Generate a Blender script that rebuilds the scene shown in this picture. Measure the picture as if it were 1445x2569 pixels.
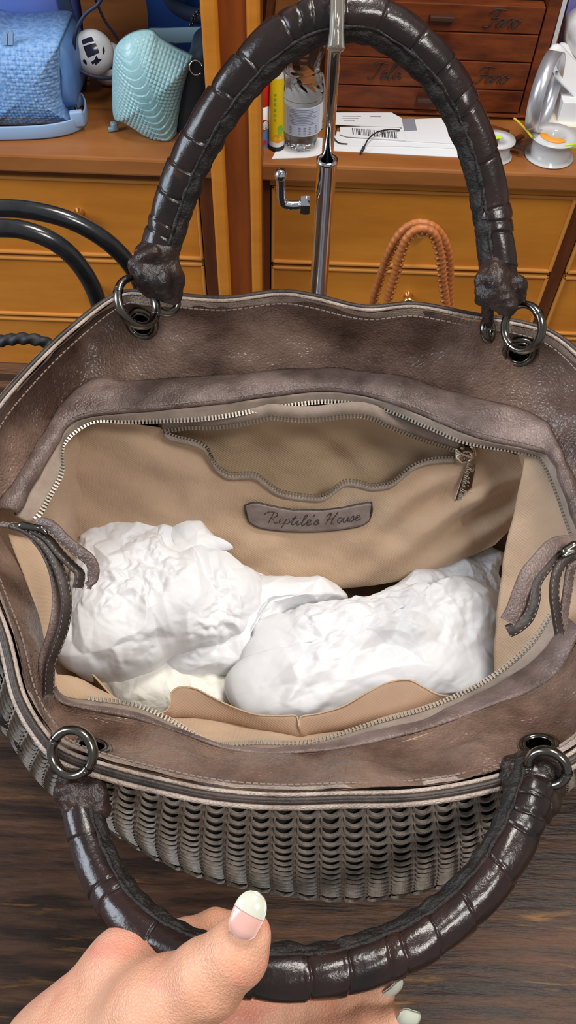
import bpy, bmesh, math, random
import numpy as np
from mathutils import Vector, Matrix, noise
random.seed(7); RNG = np.random.default_rng(11)
for o in list(bpy.data.objects): bpy.data.objects.remove(o)
SC = bpy.context.scene; COL = SC.collection
# ---------------------------------------------------------------- camera (z = 0 is the table top)
FPX = 1930.0; PITCH = math.radians(55); ROLL = math.radians(2.1); CH = 0.58
_fw = np.array([0, math.cos(PITCH), -math.sin(PITCH)])
_u0 = np.array([0, math.sin(PITCH), math.cos(PITCH)]); _r0 = np.array([1.0, 0, 0])
_rt = _r0*math.cos(ROLL) + _u0*math.sin(ROLL); _up = _u0*math.cos(ROLL) - _r0*math.sin(ROLL)
CAMP = np.array([0, 0, CH])
cd = bpy.data.cameras.new('camera'); cam = bpy.data.objects.new('camera', cd); COL.objects.link(cam)
cd.sensor_fit = 'VERTICAL'; cd.sensor_height = 36.0; cd.lens = FPX*36.0/2569.0; cd.clip_start = 0.01; cd.clip_end = 50
R = Matrix(((_rt[0], _up[0], -_fw[0]), (_rt[1], _up[1], -_fw[1]), (_rt[2], _up[2], -_fw[2])))
cam.matrix_world = Matrix.Translation(Vector(CAMP)) @ R.to_4x4(); SC.camera = cam
# ---------------------------------------------------------------- world, lamps, exposure
w = bpy.data.worlds.new('world'); SC.world = w; w.use_nodes = True
w.node_tree.nodes['Background'].inputs[0].default_value = (0.93, 0.96, 1.0, 1); w.node_tree.nodes['Background'].inputs[1].default_value = 0.30
SC.view_settings.view_transform = 'Standard'; SC.view_settings.look = 'None'
SC.view_settings.exposure = 0.12; SC.view_settings.gamma = 1.0; SC.view_settings.use_curve_mapping = False
def area(name, loc, target, sx, sy, power, col):
    l = bpy.data.lights.new(name, 'AREA'); l.shape = 'RECTANGLE'; l.size = sx; l.size_y = sy; l.energy = power; l.color = col
    o = bpy.data.objects.new(name, l); COL.objects.link(o); o.location = loc
    o.rotation_euler = (Vector(target)-Vector(loc)).to_track_quat('-Z', 'Y').to_euler(); return o
area('ceiling_lamp_light', (0.25, 0.75, 1.75), (0.1, 0.45, 0), 0.45, 0.45, 18, (1.0, 0.95, 0.88))
area('ceiling_lamp_light', (0.7, -0.35, 1.75), (0.1, 0.4, 0), 0.5, 0.35, 16, (1.0, 0.97, 0.93))
area('window_light', (-1.9, 0.1, 1.1), (0, 0.4, 0), 0.9, 1.2, 34, (0.78, 0.88, 1.0))
# ---------------------------------------------------------------- helpers
def ray(x, y): return _fw + _rt*((x-722.5)/FPX) - _up*((y-1284.5)/FPX)
def P(x, y, h):                                   # the point seen at a pixel, h above the table top
    r = ray(x, y); return CAMP + r*((h-CH)/r[2])
def PY(x, y, Y): r = ray(x, y); return CAMP + r*(Y/r[1])
def PD(x, y, d): return CAMP + ray(x, y)*d
def norm(v): v = np.asarray(v, float); return v/(np.linalg.norm(v)+1e-12)
ORG = {}
def setp(o, label=None, cat=None, group=None, kind=None):
    if label: o['label'] = label
    if cat: o['category'] = cat
    if group: o['group'] = group
    if kind: o['kind'] = kind
    return o
def thing(name, label, cat, loc=(0, 0, 0), group=None):
    o = bpy.data.objects.new(name, None); COL.objects.link(o); o.location = loc; o.empty_display_size = .02
    ORG[o] = np.array(loc, float); return setp(o, label, cat, group)
def mesh(name, V, Fc, mat, parent=None, smooth=True, kind=None, label=None):
    V = np.asarray(V, float); org = ORG[parent] if parent in ORG else np.zeros(3)
    me = bpy.data.meshes.new(name); me.from_pydata((V-org).tolist(), [], [tuple(int(i) for i in f) for f in Fc]); me.update()
    if mat is not None: me.materials.append(mat)
    if smooth: me.polygons.foreach_set('use_smooth', [True]*len(me.polygons))
    o = bpy.data.objects.new(name, me); COL.objects.link(o)
    if parent: o.parent = parent; ORG[o] = org
    if kind: o['kind'] = kind
    if label: o['label'] = label
    return o
def join(parts):
    V = []; Fc = []; n = 0
    for v, f in parts:
        v = np.asarray(v); V.append(v); Fc += [tuple(i+n for i in q) for q in f]; n += len(v)
    return np.vstack(V), Fc
def grid_faces(nu, nv, cu=False, cv=False):
    F_ = []
    for i in range(nu if cu else nu-1):
        for j in range(nv if cv else nv-1):
            a = i*nv+j; b = ((i+1) % nu)*nv+j; c = ((i+1) % nu)*nv+(j+1) % nv; d = i*nv+(j+1) % nv
            F_.append((a, b, c, d))
    return F_
def cat(pts, n, closed=False):                      # Catmull-Rom through the points, n samples, uniform in station
    p = np.asarray(pts, float); m = len(p)
    t = np.linspace(0, m, n, endpoint=False) if closed else np.linspace(0, m-1, n)
    i = np.floor(t).astype(int)
    if not closed: i = np.minimum(i, m-2)
    u = (t-i)[:, None]
    g = (lambda k: p[k % m]) if closed else (lambda k: np.where((k < 0)[:, None], 2*p[0]-p[1], np.where((k > m-1)[:, None], 2*p[-1]-p[-2], p[np.clip(k, 0, m-1)])))
    a, b, c, d = g(i-1), g(i), g(i+1), g(i+2)
    return .5*((2*b)+(c-a)*u+(2*a-5*b+4*c-d)*u**2+(3*b-a-3*c+d)*u**3)
def arc(pts, n):                                    # resample by arc length
    p = np.asarray(pts); s = np.r_[0, np.cumsum(np.linalg.norm(np.diff(p, axis=0), axis=1))]
    q = np.linspace(0, s[-1], n); return np.stack([np.interp(q, s, p[:, k]) for k in range(p.shape[1])], 1)
def length(p): return np.linalg.norm(np.diff(p, axis=0), axis=1).sum()
def frames(p, up0=None, closed=False):
    T = np.gradient(p, axis=0)
    if closed: T = np.roll(p, -1, 0)-np.roll(p, 1, 0)
    T /= np.linalg.norm(T, axis=1)[:, None]+1e-12
    N = np.zeros_like(p); n = np.array(up0 if up0 is not None else ([0, 0, 1.] if abs(T[0][2]) < .9 else [1., 0, 0]), float)
    for i in range(len(p)):
        if up0 is not None: n = np.array(up0, float)
        n = norm(n-T[i]*(n@T[i])); N[i] = n
    return T, N, np.cross(T, N)
def tube(p, r, k=12, up0=None, rfun=None, closed=False, flat=1.0, cap=True):
    T, N, B = frames(p, up0, closed); m = len(p); th = np.linspace(0, 2*math.pi, k, endpoint=False)
    r = np.broadcast_to(np.asarray(r, float), (m,)); V = np.zeros((m, k, 3))
    for i in range(m):
        rr = r[i]*np.ones(k)
        if rfun is not None: rr = rr*rfun(i/(m-1), th)
        V[i] = p[i]+np.outer(rr*np.cos(th), N[i])+np.outer(rr*np.sin(th)*flat, B[i])
    Fc = grid_faces(m, k, closed, True)
    V = V.reshape(-1, 3)
    if cap and not closed:
        V = np.vstack([V, p[0], p[-1]]); a, b = m*k, m*k+1
        Fc += [(a, (j+1) % k, j) for j in range(k)]+[(b, (m-1)*k+j, (m-1)*k+(j+1) % k) for j in range(k)]
    return V, Fc
def strap(p, wdir, w_, t_):                         # flat strap with rounded-rectangle section; wdir per point or one
    m = len(p); T = np.gradient(p, axis=0); T /= np.linalg.norm(T, axis=1)[:, None]+1e-12
    wd = np.broadcast_to(np.asarray(wdir, float), (m, 3)); V = []
    w_ = np.broadcast_to(np.asarray(w_, float), (m,))
    prof = [(-.5, -.3), (-.42, -.5), (.42, -.5), (.5, -.3), (.5, .3), (.42, .5), (-.42, .5), (-.5, .3)]
    for i in range(m):
        W = norm(wd[i]-T[i]*(wd[i]@T[i])); Nn = np.cross(T[i], W)
        for a, b in prof: V.append(p[i]+W*a*w_[i]+Nn*b*t_)
    k = 8; Fc = grid_faces(m, k, False, True)+[tuple(range(k))[::-1], tuple((m-1)*k+j for j in range(k))]
    return np.array(V), Fc
def boxg(c, s, rot=None, bev=0.0):
    bm = bmesh.new(); bmesh.ops.create_cube(bm, size=1.0)
    for v in bm.verts: v.co = Vector((v.co.x*s[0], v.co.y*s[1], v.co.z*s[2]))
    if bev > 0: bmesh.ops.bevel(bm, geom=bm.edges[:], offset=bev, segments=2, affect='EDGES', profile=.5)
    bm.verts.index_update(); V = np.array([v.co[:] for v in bm.verts]); Fc = [[v.index for v in f.verts] for f in bm.faces]; bm.free()
    if rot is not None: V = V@np.array(rot).T
    return V+np.array(c), Fc
def rz(a): c, s = math.cos(a), math.sin(a); return np.array([[c, -s, 0], [s, c, 0], [0, 0, 1.]])
def rx(a): c, s = math.cos(a), math.sin(a); return np.array([[1, 0, 0], [0, c, -s], [0, s, c.real]])
def ry(a): c, s = math.cos(a), math.sin(a); return np.array([[c, 0, s], [0, 1, 0], [-s, 0, c]])
def lathe(prof, c, k=32, rot=None):                 # profile [(r, z)...] about z
    V = []; 
    for r_, z_ in prof:
        for j in range(k):
            a = 2*math.pi*j/k; V.append((r_*math.cos(a), r_*math.sin(a), z_))
    V = np.array(V)
    if rot is not None: V = V@np.array(rot).T
    return V+np.array(c), [f[::-1] for f in grid_faces(len(prof), k, False, True)]
def circle3(cx, cy, d, u, v, back=1):               # a circle seen as an ellipse: half axes u, v in pixels, v tips in depth
    C = PD(cx, cy, d); U = (_rt*u[0]-_up*u[1])*d/FPX; W = (_rt*v[0]-_up*v[1])*d/FPX
    r_ = np.linalg.norm(U); W = W-U*(W@U)/(r_*r_); k = max(r_*r_-W@W, 0)
    W = W+_fw*back*math.sqrt(k); return C, U/r_, norm(W), r_
def torus(C, U, W, r_, rr, n=40, k=12, flat=1.0, a0=0, a1=2*math.pi):
    closed = abs(a1-a0-2*math.pi) < 1e-6
    a = np.linspace(a0, a1, n, endpoint=not closed); p = C+np.outer(np.cos(a), U)*r_+np.outer(np.sin(a), W)*r_
    Nn = np.cross(U, W); return tube(p, rr, k, up0=Nn, closed=closed, flat=flat)
# surfaces
def tri(x): return np.abs((x % 1.0)-.5)*2
class Crumple:
    def __init__(s, seed, f0, n=9):
        g = np.random.default_rng(seed); d = g.normal(size=(n, 3)); s.d = d/np.linalg.norm(d, axis=1)[:, None]
        s.f = f0*g.uniform(.5, 2.2, n); s.ph = g.uniform(0, 9, n); s.w = g.normal(size=(n, 3)); s.w /= np.linalg.norm(s.w, axis=1)[:, None]
    def __call__(s, p):
        out = np.zeros(len(p))
        for d, f, ph, w_ in zip(s.d, s.f, s.ph, s.w):
            q = p@d*f+ph+.35*np.sin(p@w_*f*3.1+ph*2)
            m_ = .5+.5*np.sin(p@np.cross(d, w_)*f*1.7+ph)
            out += (tri(q)-.5)*m_/(f/s.f.min())**.8
        return out
def facet(p, cell, seed, warp=.35):                 # random values on a simplex lattice, interpolated linearly: flat facets, sharp creases
    g = np.random.default_rng(seed); Q, _ = np.linalg.qr(g.normal(size=(3, 3))); q = p@Q.T/cell
    q = q+warp*np.stack([np.sin(q@g.normal(size=3)*.9+k) for k in range(3)], 1)
    i = np.floor(q).astype(int); f = q-i; o = np.argsort(-f, axis=1); fs = np.take_along_axis(f, o, 1)
    def rv(c): h = (c[:, 0]*73856093) ^ (c[:, 1]*19349663) ^ (c[:, 2]*83492791) ^ (seed*2654435); h = (h ^ (h >> 13))*1274126177 & 0x7fffffff; return ((h >> 7) % 10007)/10007.*2-1
    v = rv(i); out = v*(1-fs[:, 0]); c = i.copy(); r = np.arange(len(p))
    for k in range(3):
        c[r, o[:, k]] += 1; out += rv(c)*(fs[:, k]-(fs[:, k+1] if k < 2 else 0))
    return out
def snoise(p, f, seed=0, n=6):                      # smooth sum-of-sines noise about [-1, 1]
    g = np.random.default_rng(seed); out = np.zeros(len(p))
    for i in range(n):
        d = norm(g.normal(size=3)); out += np.sin(p@d*f*6.28*g.uniform(.5, 1.6)+g.uniform(0, 6.28)+1.3*np.sin(p@norm(g.normal(size=3))*f*6.28*g.uniform(.4, 1.1)))
    return out/n*1.6
def vnormals(V, Fc):
    Fq = np.array([list(f)+[f[-1]]*(4-len(f)) for f in Fc]); n = np.cross(V[Fq[:, 2]]-V[Fq[:, 0]], V[Fq[:, 3]]-V[Fq[:, 1]])
    N = np.zeros_like(V)
    for k in range(4): np.add.at(N, Fq[:, k], n)
    return N/(np.linalg.norm(N, axis=1)[:, None]+1e-15)
def solid(o, t, off=0):
    m = o.modifiers.new('thickness', 'SOLIDIFY'); m.thickness = t; m.offset = off; return o
def sdfmesh(caps, res, k=.006, pad=.01, fun=None):  # surface nets over a smooth union of tapered capsules
    A = np.array([c[0] for c in caps]); B = np.array([c[1] for c in caps])
    rm = max(max(c[2], c[3]) for c in caps)
    lo = np.minimum(A, B).min(0)-rm-pad; hi = np.maximum(A, B).max(0)+rm+pad
    n = np.ceil((hi-lo)/res).astype(int)+1
    g = np.stack(np.meshgrid(*[lo[i]+np.arange(n[i])*res for i in range(3)], indexing='ij'), -1).astype(np.float32)
    D = np.full(g.shape[:3], 9.0, np.float32)
    for c in caps:
        a, b, ra, rb = c[:4]; kk = c[4] if len(c) > 4 else k
        a = np.array(a, np.float32); b = np.array(b, np.float32); ab = b-a
        t = np.clip(((g-a)@ab)/(ab@ab+1e-12), 0, 1); d = np.linalg.norm(g-a-t[..., None]*ab, axis=-1)-(ra+(rb-ra)*t)
        if kk > 0:
            h = np.clip(.5+.5*(D-d)/kk, 0, 1); D = D*(1-h)+d*h-kk*h*(1-h)
        else: D = np.minimum(D, d)
    if fun is not None: D = D+fun(g.reshape(-1, 3)).reshape(D.shape)
    S = D < 0; c8 = [(i, j, l) for i in (0, 1) for j in (0, 1) for l in (0, 1)]
    sl = lambda M, o: M[o[0]:M.shape[0]-1+o[0], o[1]:M.shape[1]-1+o[1], o[2]:M.shape[2]-1+o[2]]
    cnt = sum(sl(S, o).astype(int) for o in c8); act = (cnt > 0) & (cnt < 8)
    idx = -np.ones(act.shape, int); idx[act] = np.arange(act.sum())
    acc = np.zeros((act.sum(), 3)); num = np.zeros(act.sum())
    for a in c8:
        for ax in range(3):
            if a[ax]: continue
            b = list(a); b[ax] = 1; d0 = sl(D, a)[act]; d1 = sl(D, tuple(b))[act]
            m = (d0 < 0) != (d1 < 0); t = np.where(m, d0/(d0-d1+1e-12), 0)
            pt = np.tile(np.array(a, float), (len(d0), 1)); pt[:, ax] = t; acc[m] += pt[m]; num[m] += 1
    V = lo+(np.argwhere(act)+acc/num[:, None])*res; Fc = []
    for ax in range(3):
        o1, o2 = [q for q in range(3) if q != ax]
        s0 = [slice(None)]*3; s1 = [slice(None)]*3; s0[ax] = slice(0, -1); s1[ax] = slice(1, None)
        e = S[tuple(s0)] != S[tuple(s1)]; ii = np.argwhere(e)
        for q in ii:
            if q[o1] == 0 or q[o2] == 0 or q[o1] >= act.shape[o1] or q[o2] >= act.shape[o2]: continue
            def c(da, db): r_ = q.copy(); r_[o1] -= da; r_[o2] -= db; return idx[tuple(r_)]
            f = (c(1, 1), c(0, 1), c(0, 0), c(1, 0))
            flip = S[tuple(q)] ^ (ax == 1)
            Fc.append(f if flip else f[::-1])
    return V, Fc
# ---------------------------------------------------------------- materials
def M_(name, col, rough=.5, metal=0.0, col2=None, nscale=20, ndetail=4, nmix=(.35, .65), bump=None, spec=.5, coat=0, sheen=0, trans=0, ior=1.45, stretch=None, alpha=1, sss=0, rough2=None, col3=None, n3=(5, .55, .7)):
    m = bpy.data.materials.new(name); m.use_nodes = True; nt = m.node_tree; b = nt.nodes['Principled BSDF']
    def si(k, v):
        if k in b.inputs: b.inputs[k].default_value = v
    si('Base Color', (*col, 1)); si('Roughness', rough); si('Metallic', metal); si('Specular IOR Level', spec); si('Coat Weight', coat); si('Coat Roughness', .12)
    si('Sheen Weight', sheen); si('Transmission Weight', trans); si('IOR', ior); si('Alpha', alpha)
    if sss: si('Subsurface Weight', sss); si('Subsurface Radius', (.006, .0022, .001)); si('Subsurface Scale', 1.0)
    tc = nt.nodes.new('ShaderNodeTexCoord'); src = tc.outputs['Object']
    if stretch:
        mp = nt.nodes.new('ShaderNodeMapping'); mp.inputs['Scale'].default_value = stretch; nt.links.new(src, mp.inputs[0]); srcs = mp.outputs[0]
    else: srcs = src
    def nz(scale, detail=4, rough_=.55, s=None, dist=0):
        n = nt.nodes.new('ShaderNodeTexNoise'); n.inputs['Scale'].default_value = scale; n.inputs['Detail'].default_value = detail
        n.inputs['Roughness'].default_value = rough_; n.inputs['Distortion'].default_value = dist; nt.links.new(s or srcs, n.inputs['Vector']); return n.outputs[0]
    def ramp(inp, a, b2):
        r = nt.nodes.new('ShaderNodeMapRange'); r.inputs[1].default_value = a; r.inputs[2].default_value = b2; nt.links.new(inp, r.inputs[0]); return r.outputs[0]
    if col2:
        fac = ramp(nz(nscale, ndetail, .6), *nmix); mx = nt.nodes.new('ShaderNodeMix'); mx.data_type = 'RGBA'
        mx.inputs[6].default_value = (*col, 1); mx.inputs[7].default_value = (*col2, 1); nt.links.new(fac, mx.inputs[0]); out = mx.outputs[2]
        if col3:
            f3 = ramp(nz(n3[0], 5, .6, dist=.6), n3[1], n3[2]); m3 = nt.nodes.new('ShaderNodeMix'); m3.data_type = 'RGBA'
            m3.inputs[7].default_value = (*col3, 1); nt.links.new(out, m3.inputs[6]); nt.links.new(f3, m3.inputs[0]); out = m3.outputs[2]
        nt.links.new(out, b.inputs['Base Color'])
        if rough2 is not None:
            rr = nt.nodes.new('ShaderNodeMapRange'); rr.inputs[3].default_value = rough; rr.inputs[4].default_value = rough2
            nt.links.new(fac, rr.inputs[0]); nt.links.new(rr.outputs[0], b.inputs['Roughness'])
    prev = None
    for kind, sc, st, dist in (bump or []):
        if kind == 'noise': h = nz(sc, 5, .6, s=srcs)
        elif kind == 'voronoi':
            v = nt.nodes.new('ShaderNodeTexVoronoi'); v.feature = 'DISTANCE_TO_EDGE'; v.inputs['Scale'].default_value = sc; nt.links.new(srcs, v.inputs['Vector']); h = ramp(v.outputs[0], 0, .25)
        elif kind == 'cells':
            v = nt.nodes.new('ShaderNodeTexVoronoi'); v.inputs['Scale'].default_value = sc; nt.links.new(srcs, v.inputs['Vector']); h = ramp(v.outputs[0], .75, 0)
        else:
            v = nt.nodes.new('ShaderNodeTexWave'); v.inputs['Scale'].default_value = sc; v.bands_direction = 'DIAGONAL'; v.inputs['Distortion'].default_value = .6; nt.links.new(src, v.inputs['Vector']); h = v.outputs['Fac']
        bp = nt.nodes.new('ShaderNodeBump'); bp.inputs['Strength'].default_value = st; bp.inputs['Distance'].default_value = dist; nt.links.new(h, bp.inputs['Height'])
        if prev: nt.links.new(prev, bp.inputs['Normal'])
        prev = bp.outputs[0]
    if prev: nt.links.new(prev, b.inputs['Normal'])
    return m
MT = {}
MT['leather'] = M_('taupe_leather', (.235, .150, .112), .30, col2=(.068, .035, .024), nscale=15, ndetail=7, nmix=(.36, .60), col3=(.028, .018, .014), n3=(8, .55, .75), spec=.6, rough2=.36,
                   bump=[('voronoi', 420, .4, .0006), ('noise', 45, .5, .006)])
MT['leather_dark'] = M_('dark_leather', (.06, .042, .034), .45, col2=(.022, .016, .014), nscale=60, bump=[('noise', 300, .5, .001)])
MT['leather_light'] = M_('pale_rim_leather', (.46, .37, .31), .45, col2=(.28, .21, .17), nscale=60, nmix=(.4, .65), bump=[('voronoi', 500, .5, .0006), ('noise', 120, .4, .002)])
MT['leather_strip'] = M_('grained_strip_leather', (.20, .140, .122), .38, col2=(.085, .055, .046), nscale=40, nmix=(.35, .65), bump=[('voronoi', 520, .3, .0005), ('noise', 90, .5, .003)])
MT['thread'] = M_('thread', (.21, .16, .13), .8)
MT['lining'] = M_('beige_twill', (.56, .395, .265), .85, col2=(.47, .32, .21), nscale=18, nmix=(.35, .7), col3=(.36, .27, .20), n3=(9, .58, .78), bump=[('wave', 260, .25, .0004), ('noise', 700, .3, .0003), ('noise', 26, .5, .006)], spec=.15, sheen=.2)
MT['lining_dull'] = M_('dusky_twill', (.52, .375, .24), .85, col2=(.44, .315, .20), nscale=18, bump=[('wave', 260, .25, .0004), ('noise', 30, .4, .005)], spec=.15)
MT['tape'] = M_('zip_tape', (.37, .29, .235), .8, col2=(.28, .215, .175), nscale=90, bump=[('noise', 900, .4, .0004)], spec=.2)
MT['teeth'] = M_('silver_teeth', (.46, .42, .36), .42, 1.0)
MT['gunmetal'] = M_('gunmetal', (.20, .185, .16), .20, 1.0, col2=(.13, .12, .105), nscale=60, bump=[('noise', 200, .15, .0004)])
MT['nickel'] = M_('polished_nickel', (.62, .57, .50), .13, 1.0)
MT['chrome'] = M_('chrome', (.72, .72, .75), .06, 1.0)
MT['croc'] = M_('dark_glossy_hide', (.026, .013, .011), .20, col2=(.010, .0065, .006), nscale=35, nmix=(.35, .65), spec=.5, coat=.12, col3=(.050, .021, .014), n3=(40, .6, .75), bump=[('noise', 130, .35, .0015), ('noise', 900, .12, .0004)], rough2=.30)
MT['croc_rough'] = M_('rough_dark_hide', (.012, .010, .009), .5, col2=(.030, .021, .017), nscale=120, nmix=(.45, .75), bump=[('noise', 260, .8, .003)], spec=.5)
MT['croc_tab'] = M_('creased_dark_hide', (.035, .017, .013), .32, col2=(.012, .008, .007), nscale=60, nmix=(.35, .65), spec=.5, bump=[('noise', 180, .7, .0025)])
MT['paper'] = M_('white_tissue', (.81, .81, .82), .5, col2=(.77, .77, .80), nscale=30, bump=[('noise', 120, .2, .001)], spec=.4)
MT['paper_pale'] = M_('creamy_tissue', (.83, .81, .74), .6, bump=[('noise', 60, .2, .002)], spec=.25)
MT['skin'] = M_('skin', (.66, .315, .19), .42, col2=(.70, .39, .26), nscale=30, nmix=(.3, .7), col3=(.70, .25, .18), n3=(38, .5, .72), bump=[('voronoi', 700, .3, .0005), ('noise', 160, .3, .0015)], spec=.4, sss=.10)
MT['nail'] = M_('pale_nail_tip', (.60, .60, .50), .16, spec=.6, coat=.5, col2=(.56, .58, .48), nscale=60)
MT['nail_bed'] = M_('pink_nail_bed', (.70, .39, .33), .2, spec=.6, coat=.6)
MT['table'] = M_('dark_table_wood', (.030, .015, .009), .40, col2=(.14, .062, .030), nscale=7, ndetail=12, nmix=(.42, .70), stretch=(1.5, 14, 9), col3=(.32, .15, .04), n3=(9, .60, .78), spec=.35, rough2=.5, bump=[('noise', 16, .55, .0025)])
MT['wood'] = M_('honey_cherry_wood', (.66, .25, .030), .36, col2=(.52, .175, .018), nscale=5, ndetail=7, nmix=(.3, .7), stretch=(1.0, 4, 5), spec=.5, bump=[('noise', 20, .1, .001)])
MT['wood_top'] = M_('counter_wood', (.36, .135, .035), .30, col2=(.26, .085, .02), nscale=5, ndetail=7, nmix=(.3, .7), stretch=(1.0, 5, 5), spec=.5)
MT['wood_edge'] = M_('bead_moulding_wood', (.62, .26, .055), .3, spec=.5)
MT['wood_dark'] = M_('frieze_wood', (.17, .048, .012), .42, col2=(.12, .03, .008), nscale=8, stretch=(5, 4, 1))
MT['wood_post'] = M_('post_wood', (.30, .070, .011), .4, col2=(.21, .048, .008), nscale=8, ndetail=6, stretch=(5, 4, .8))
MT['chest'] = M_('old_red_wood', (.20, .045, .011), .45, col2=(.080, .018, .007), nscale=10, ndetail=8, nmix=(.38, .68), stretch=(1.2, 4, 5), col3=(.32, .085, .014), n3=(5, .60, .80), spec=.3, bump=[('noise', 25, .3, .002)])
MT['brown_wood'] = M_('dark_brown_wood', (.075, .026, .014), .5, col2=(.04, .015, .010), nscale=6)  # dark brown wood of the shelf back, partition and chest carcass
MT['brass'] = M_('brass', (.80, .58, .25), .18, 1.0)
MT['black'] = M_('black_gloss', (.011, .012, .014), .22, spec=.6, coat=.25, col2=(.02, .02, .022), nscale=80)
MT['blackmat'] = M_('black_matte', (.012, .012, .014), .55, bump=[('noise', 300, .4, .001)])
MT['ink'] = M_('ink', (.03, .028, .03), .7)
MT['greyink'] = M_('grey_ink', (.25, .25, .30), .7)
MT['white'] = M_('white_paper', (.80, .80, .82), .6)
MT['cream'] = M_('cream_paper', (.78, .74, .62), .6)
MT['blueweave'] = M_('woven_blue', (.14, .30, .60), .45, col2=(.26, .43, .70), nscale=150, nmix=(.42, .58), bump=[('noise', 400, .4, .001)])
MT['blue'] = M_('blue_leather', (.13, .28, .58), .4, col2=(.10, .22, .50), nscale=10)
MT['bluelight'] = M_('light_blue_leather', (.30, .45, .68), .4)
MT['indigo'] = M_('indigo_suede', (.07, .13, .42), .75, col2=(.10, .11, .40), nscale=9, spec=.2)
MT['cobalt'] = M_('cobalt_leather', (.02, .075, .28), .6, spec=.3)
MT['navy'] = M_('navy_strap', (.022, .032, .065), .5)
MT['python'] = M_('teal_scales', (.38, .60, .62), .28, col2=(.26, .48, .52), nscale=14, nmix=(.35, .65), spec=.6, bump=[('cells', 140, .25, .001)])
MT['slate'] = M_('slate_leather', (.05, .07, .09), .35)
MT['greyblue'] = M_('grey_blue_strap', (.20, .30, .36), .5)
MT['tan'] = M_('tan_leather', (.46, .15, .04), .42, col2=(.38, .115, .03), nscale=60, bump=[('noise', 300, .3, .001)])
MT['red'] = M_('red_plastic', (.72, .03, .02), .35)
MT['yellow'] = M_('yellow_plastic', (.85, .58, .01), .4)
MT['orangep'] = M_('orange_print', (.85, .32, .03), .5)
MT['green'] = M_('green_print', (.25, .5, .04), .5)
MT['neon'] = M_('neon_label', (.60, .85, .03), .5)
MT['bluep'] = M_('blue_print', (.13, .27, .62), .45)
MT['labelblue'] = M_('pale_blue_label', (.56, .63, .80), .5)
MT['pet'] = M_('clear_plastic', (.93, .95, .96), .04, trans=1.0, ior=1.33)
MT['film'] = M_('cloudy_film', (.75, .77, .79), .25, trans=.75, ior=1.1, bump=[('noise', 60, .8, .01)])
MT['spool'] = M_('frosted_spool', (.80, .79, .78), .15, trans=.3, ior=1.3)
MT['silver'] = M_('silver_band', (.62, .62, .66), .3, .7)
MT['lilac'] = M_('lilac_card', (.22, .20, .50), .5)
MT['porcelain'] = M_('porcelain', (.78, .78, .80), .2)
MT['navyglaze'] = M_('navy_glaze', (.012, .012, .045), .2)
MT['wall'] = M_('plaster', (.62, .58, .52), .8, bump=[('noise', 60, .2, .003)])
MT['floor'] = M_('floor_tiles', (.28, .24, .20), .5, col2=(.22, .19, .16), nscale=4)
MT['yellowcord'] = M_('yellow_cord', (.80, .60, .05), .6)
# ================================================================ room
def struct(name, V, Fc, mat, parent=None):
    o = mesh(name, V, Fc, mat, parent, smooth=False)
    if parent is None: o['kind'] = 'structure'
    return o
ZF = -0.75
struct('floor', *boxg((0, .2, ZF-.02), (4.4, 3.6, .04)), MT['floor'])
struct('wall_back', *boxg((0, 1.78, ZF+1.3), (4.4, .06, 2.6)), MT['wall'])
struct('wall_right', *boxg((2.2, .2, ZF+1.3), (.06, 3.1, 2.6)), MT['wall'])
struct('baseboard_back', *boxg((0, 1.742, ZF+.05), (4.3, .014, .10), bev=.002), MT['wood_dark'])
# ---- table the handbag stands on
tb = thing('table', 'dark brown worn wooden table under the open handbag', 'table', (0, .1, ZF))
TE = .587
mesh('tabletop', *boxg((0.0, (TE-.45)/2, -.02), (1.7, TE+.45, .04), bev=.003), MT['table'], tb, smooth=False)
mesh('apron', *boxg((0, (TE-.45)/2, -.085), (1.55, TE+.33, .09), bev=.002), MT['table'], tb, smooth=False)
for sx in (-1, 1):
    for yy in (-.37, TE-.08):
        V, Fc = boxg((sx*.76, yy, (ZF-.04)/2), (.07, .07, -ZF-.04), bev=.004); mesh('leg', V, Fc, MT['table'], tb, smooth=False)
# ---- cabinet: built-in wooden unit behind the table
YC = 1.09
cb = thing('cabinet', 'honey coloured wooden cabinet with drawers, counter and a tall dividing post', 'cabinet', (0, 1.4, ZF))
zt = -.062; zb = -.090
mesh('counter', *boxg((-.62, YC+.30, (zt+zb)/2), (.99, .62, zt-zb), bev=.004), MT['wood_top'], cb, smooth=False)
mesh('counter', *boxg((.62, YC+.30, (zt+zb)/2), (1.36, .62, zt-zb), bev=.004), MT['wood_top'], cb, smooth=False)
mesh('carcass', *boxg((.10, YC+.34, (zb+ZF)/2-.001), (2.38, .62, zb-ZF-.004)), MT['wood_dark'], cb, smooth=False)
# front frame strips
def strip(x0, x1, z0, z1, y, th, m, nm='rail', bev=.001):
    return mesh(nm, *boxg(((x0+x1)/2, y-th/2, (z0+z1)/2), (x1-x0, th, z1-z0), bev=bev), MT[m], cb, smooth=False)
strip(-1.09, -.148, -.110, -.091, YC+.031, .014, 'wood_dark')
strip(-.047, 1.29, -.1085, -.091, YC+.030, .020, 'wood')
strip(-.158, -.133, ZF, -.092, YC+.03, .018, 'wood_dark', 'stile')
strip(-.063, -.046, ZF, -.092, YC+.03, .010, 'wood_dark', 'stile')
strip(.437, .4585, ZF, -.1095, YC+.03, .010, 'wood_dark', 'stile')
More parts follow.
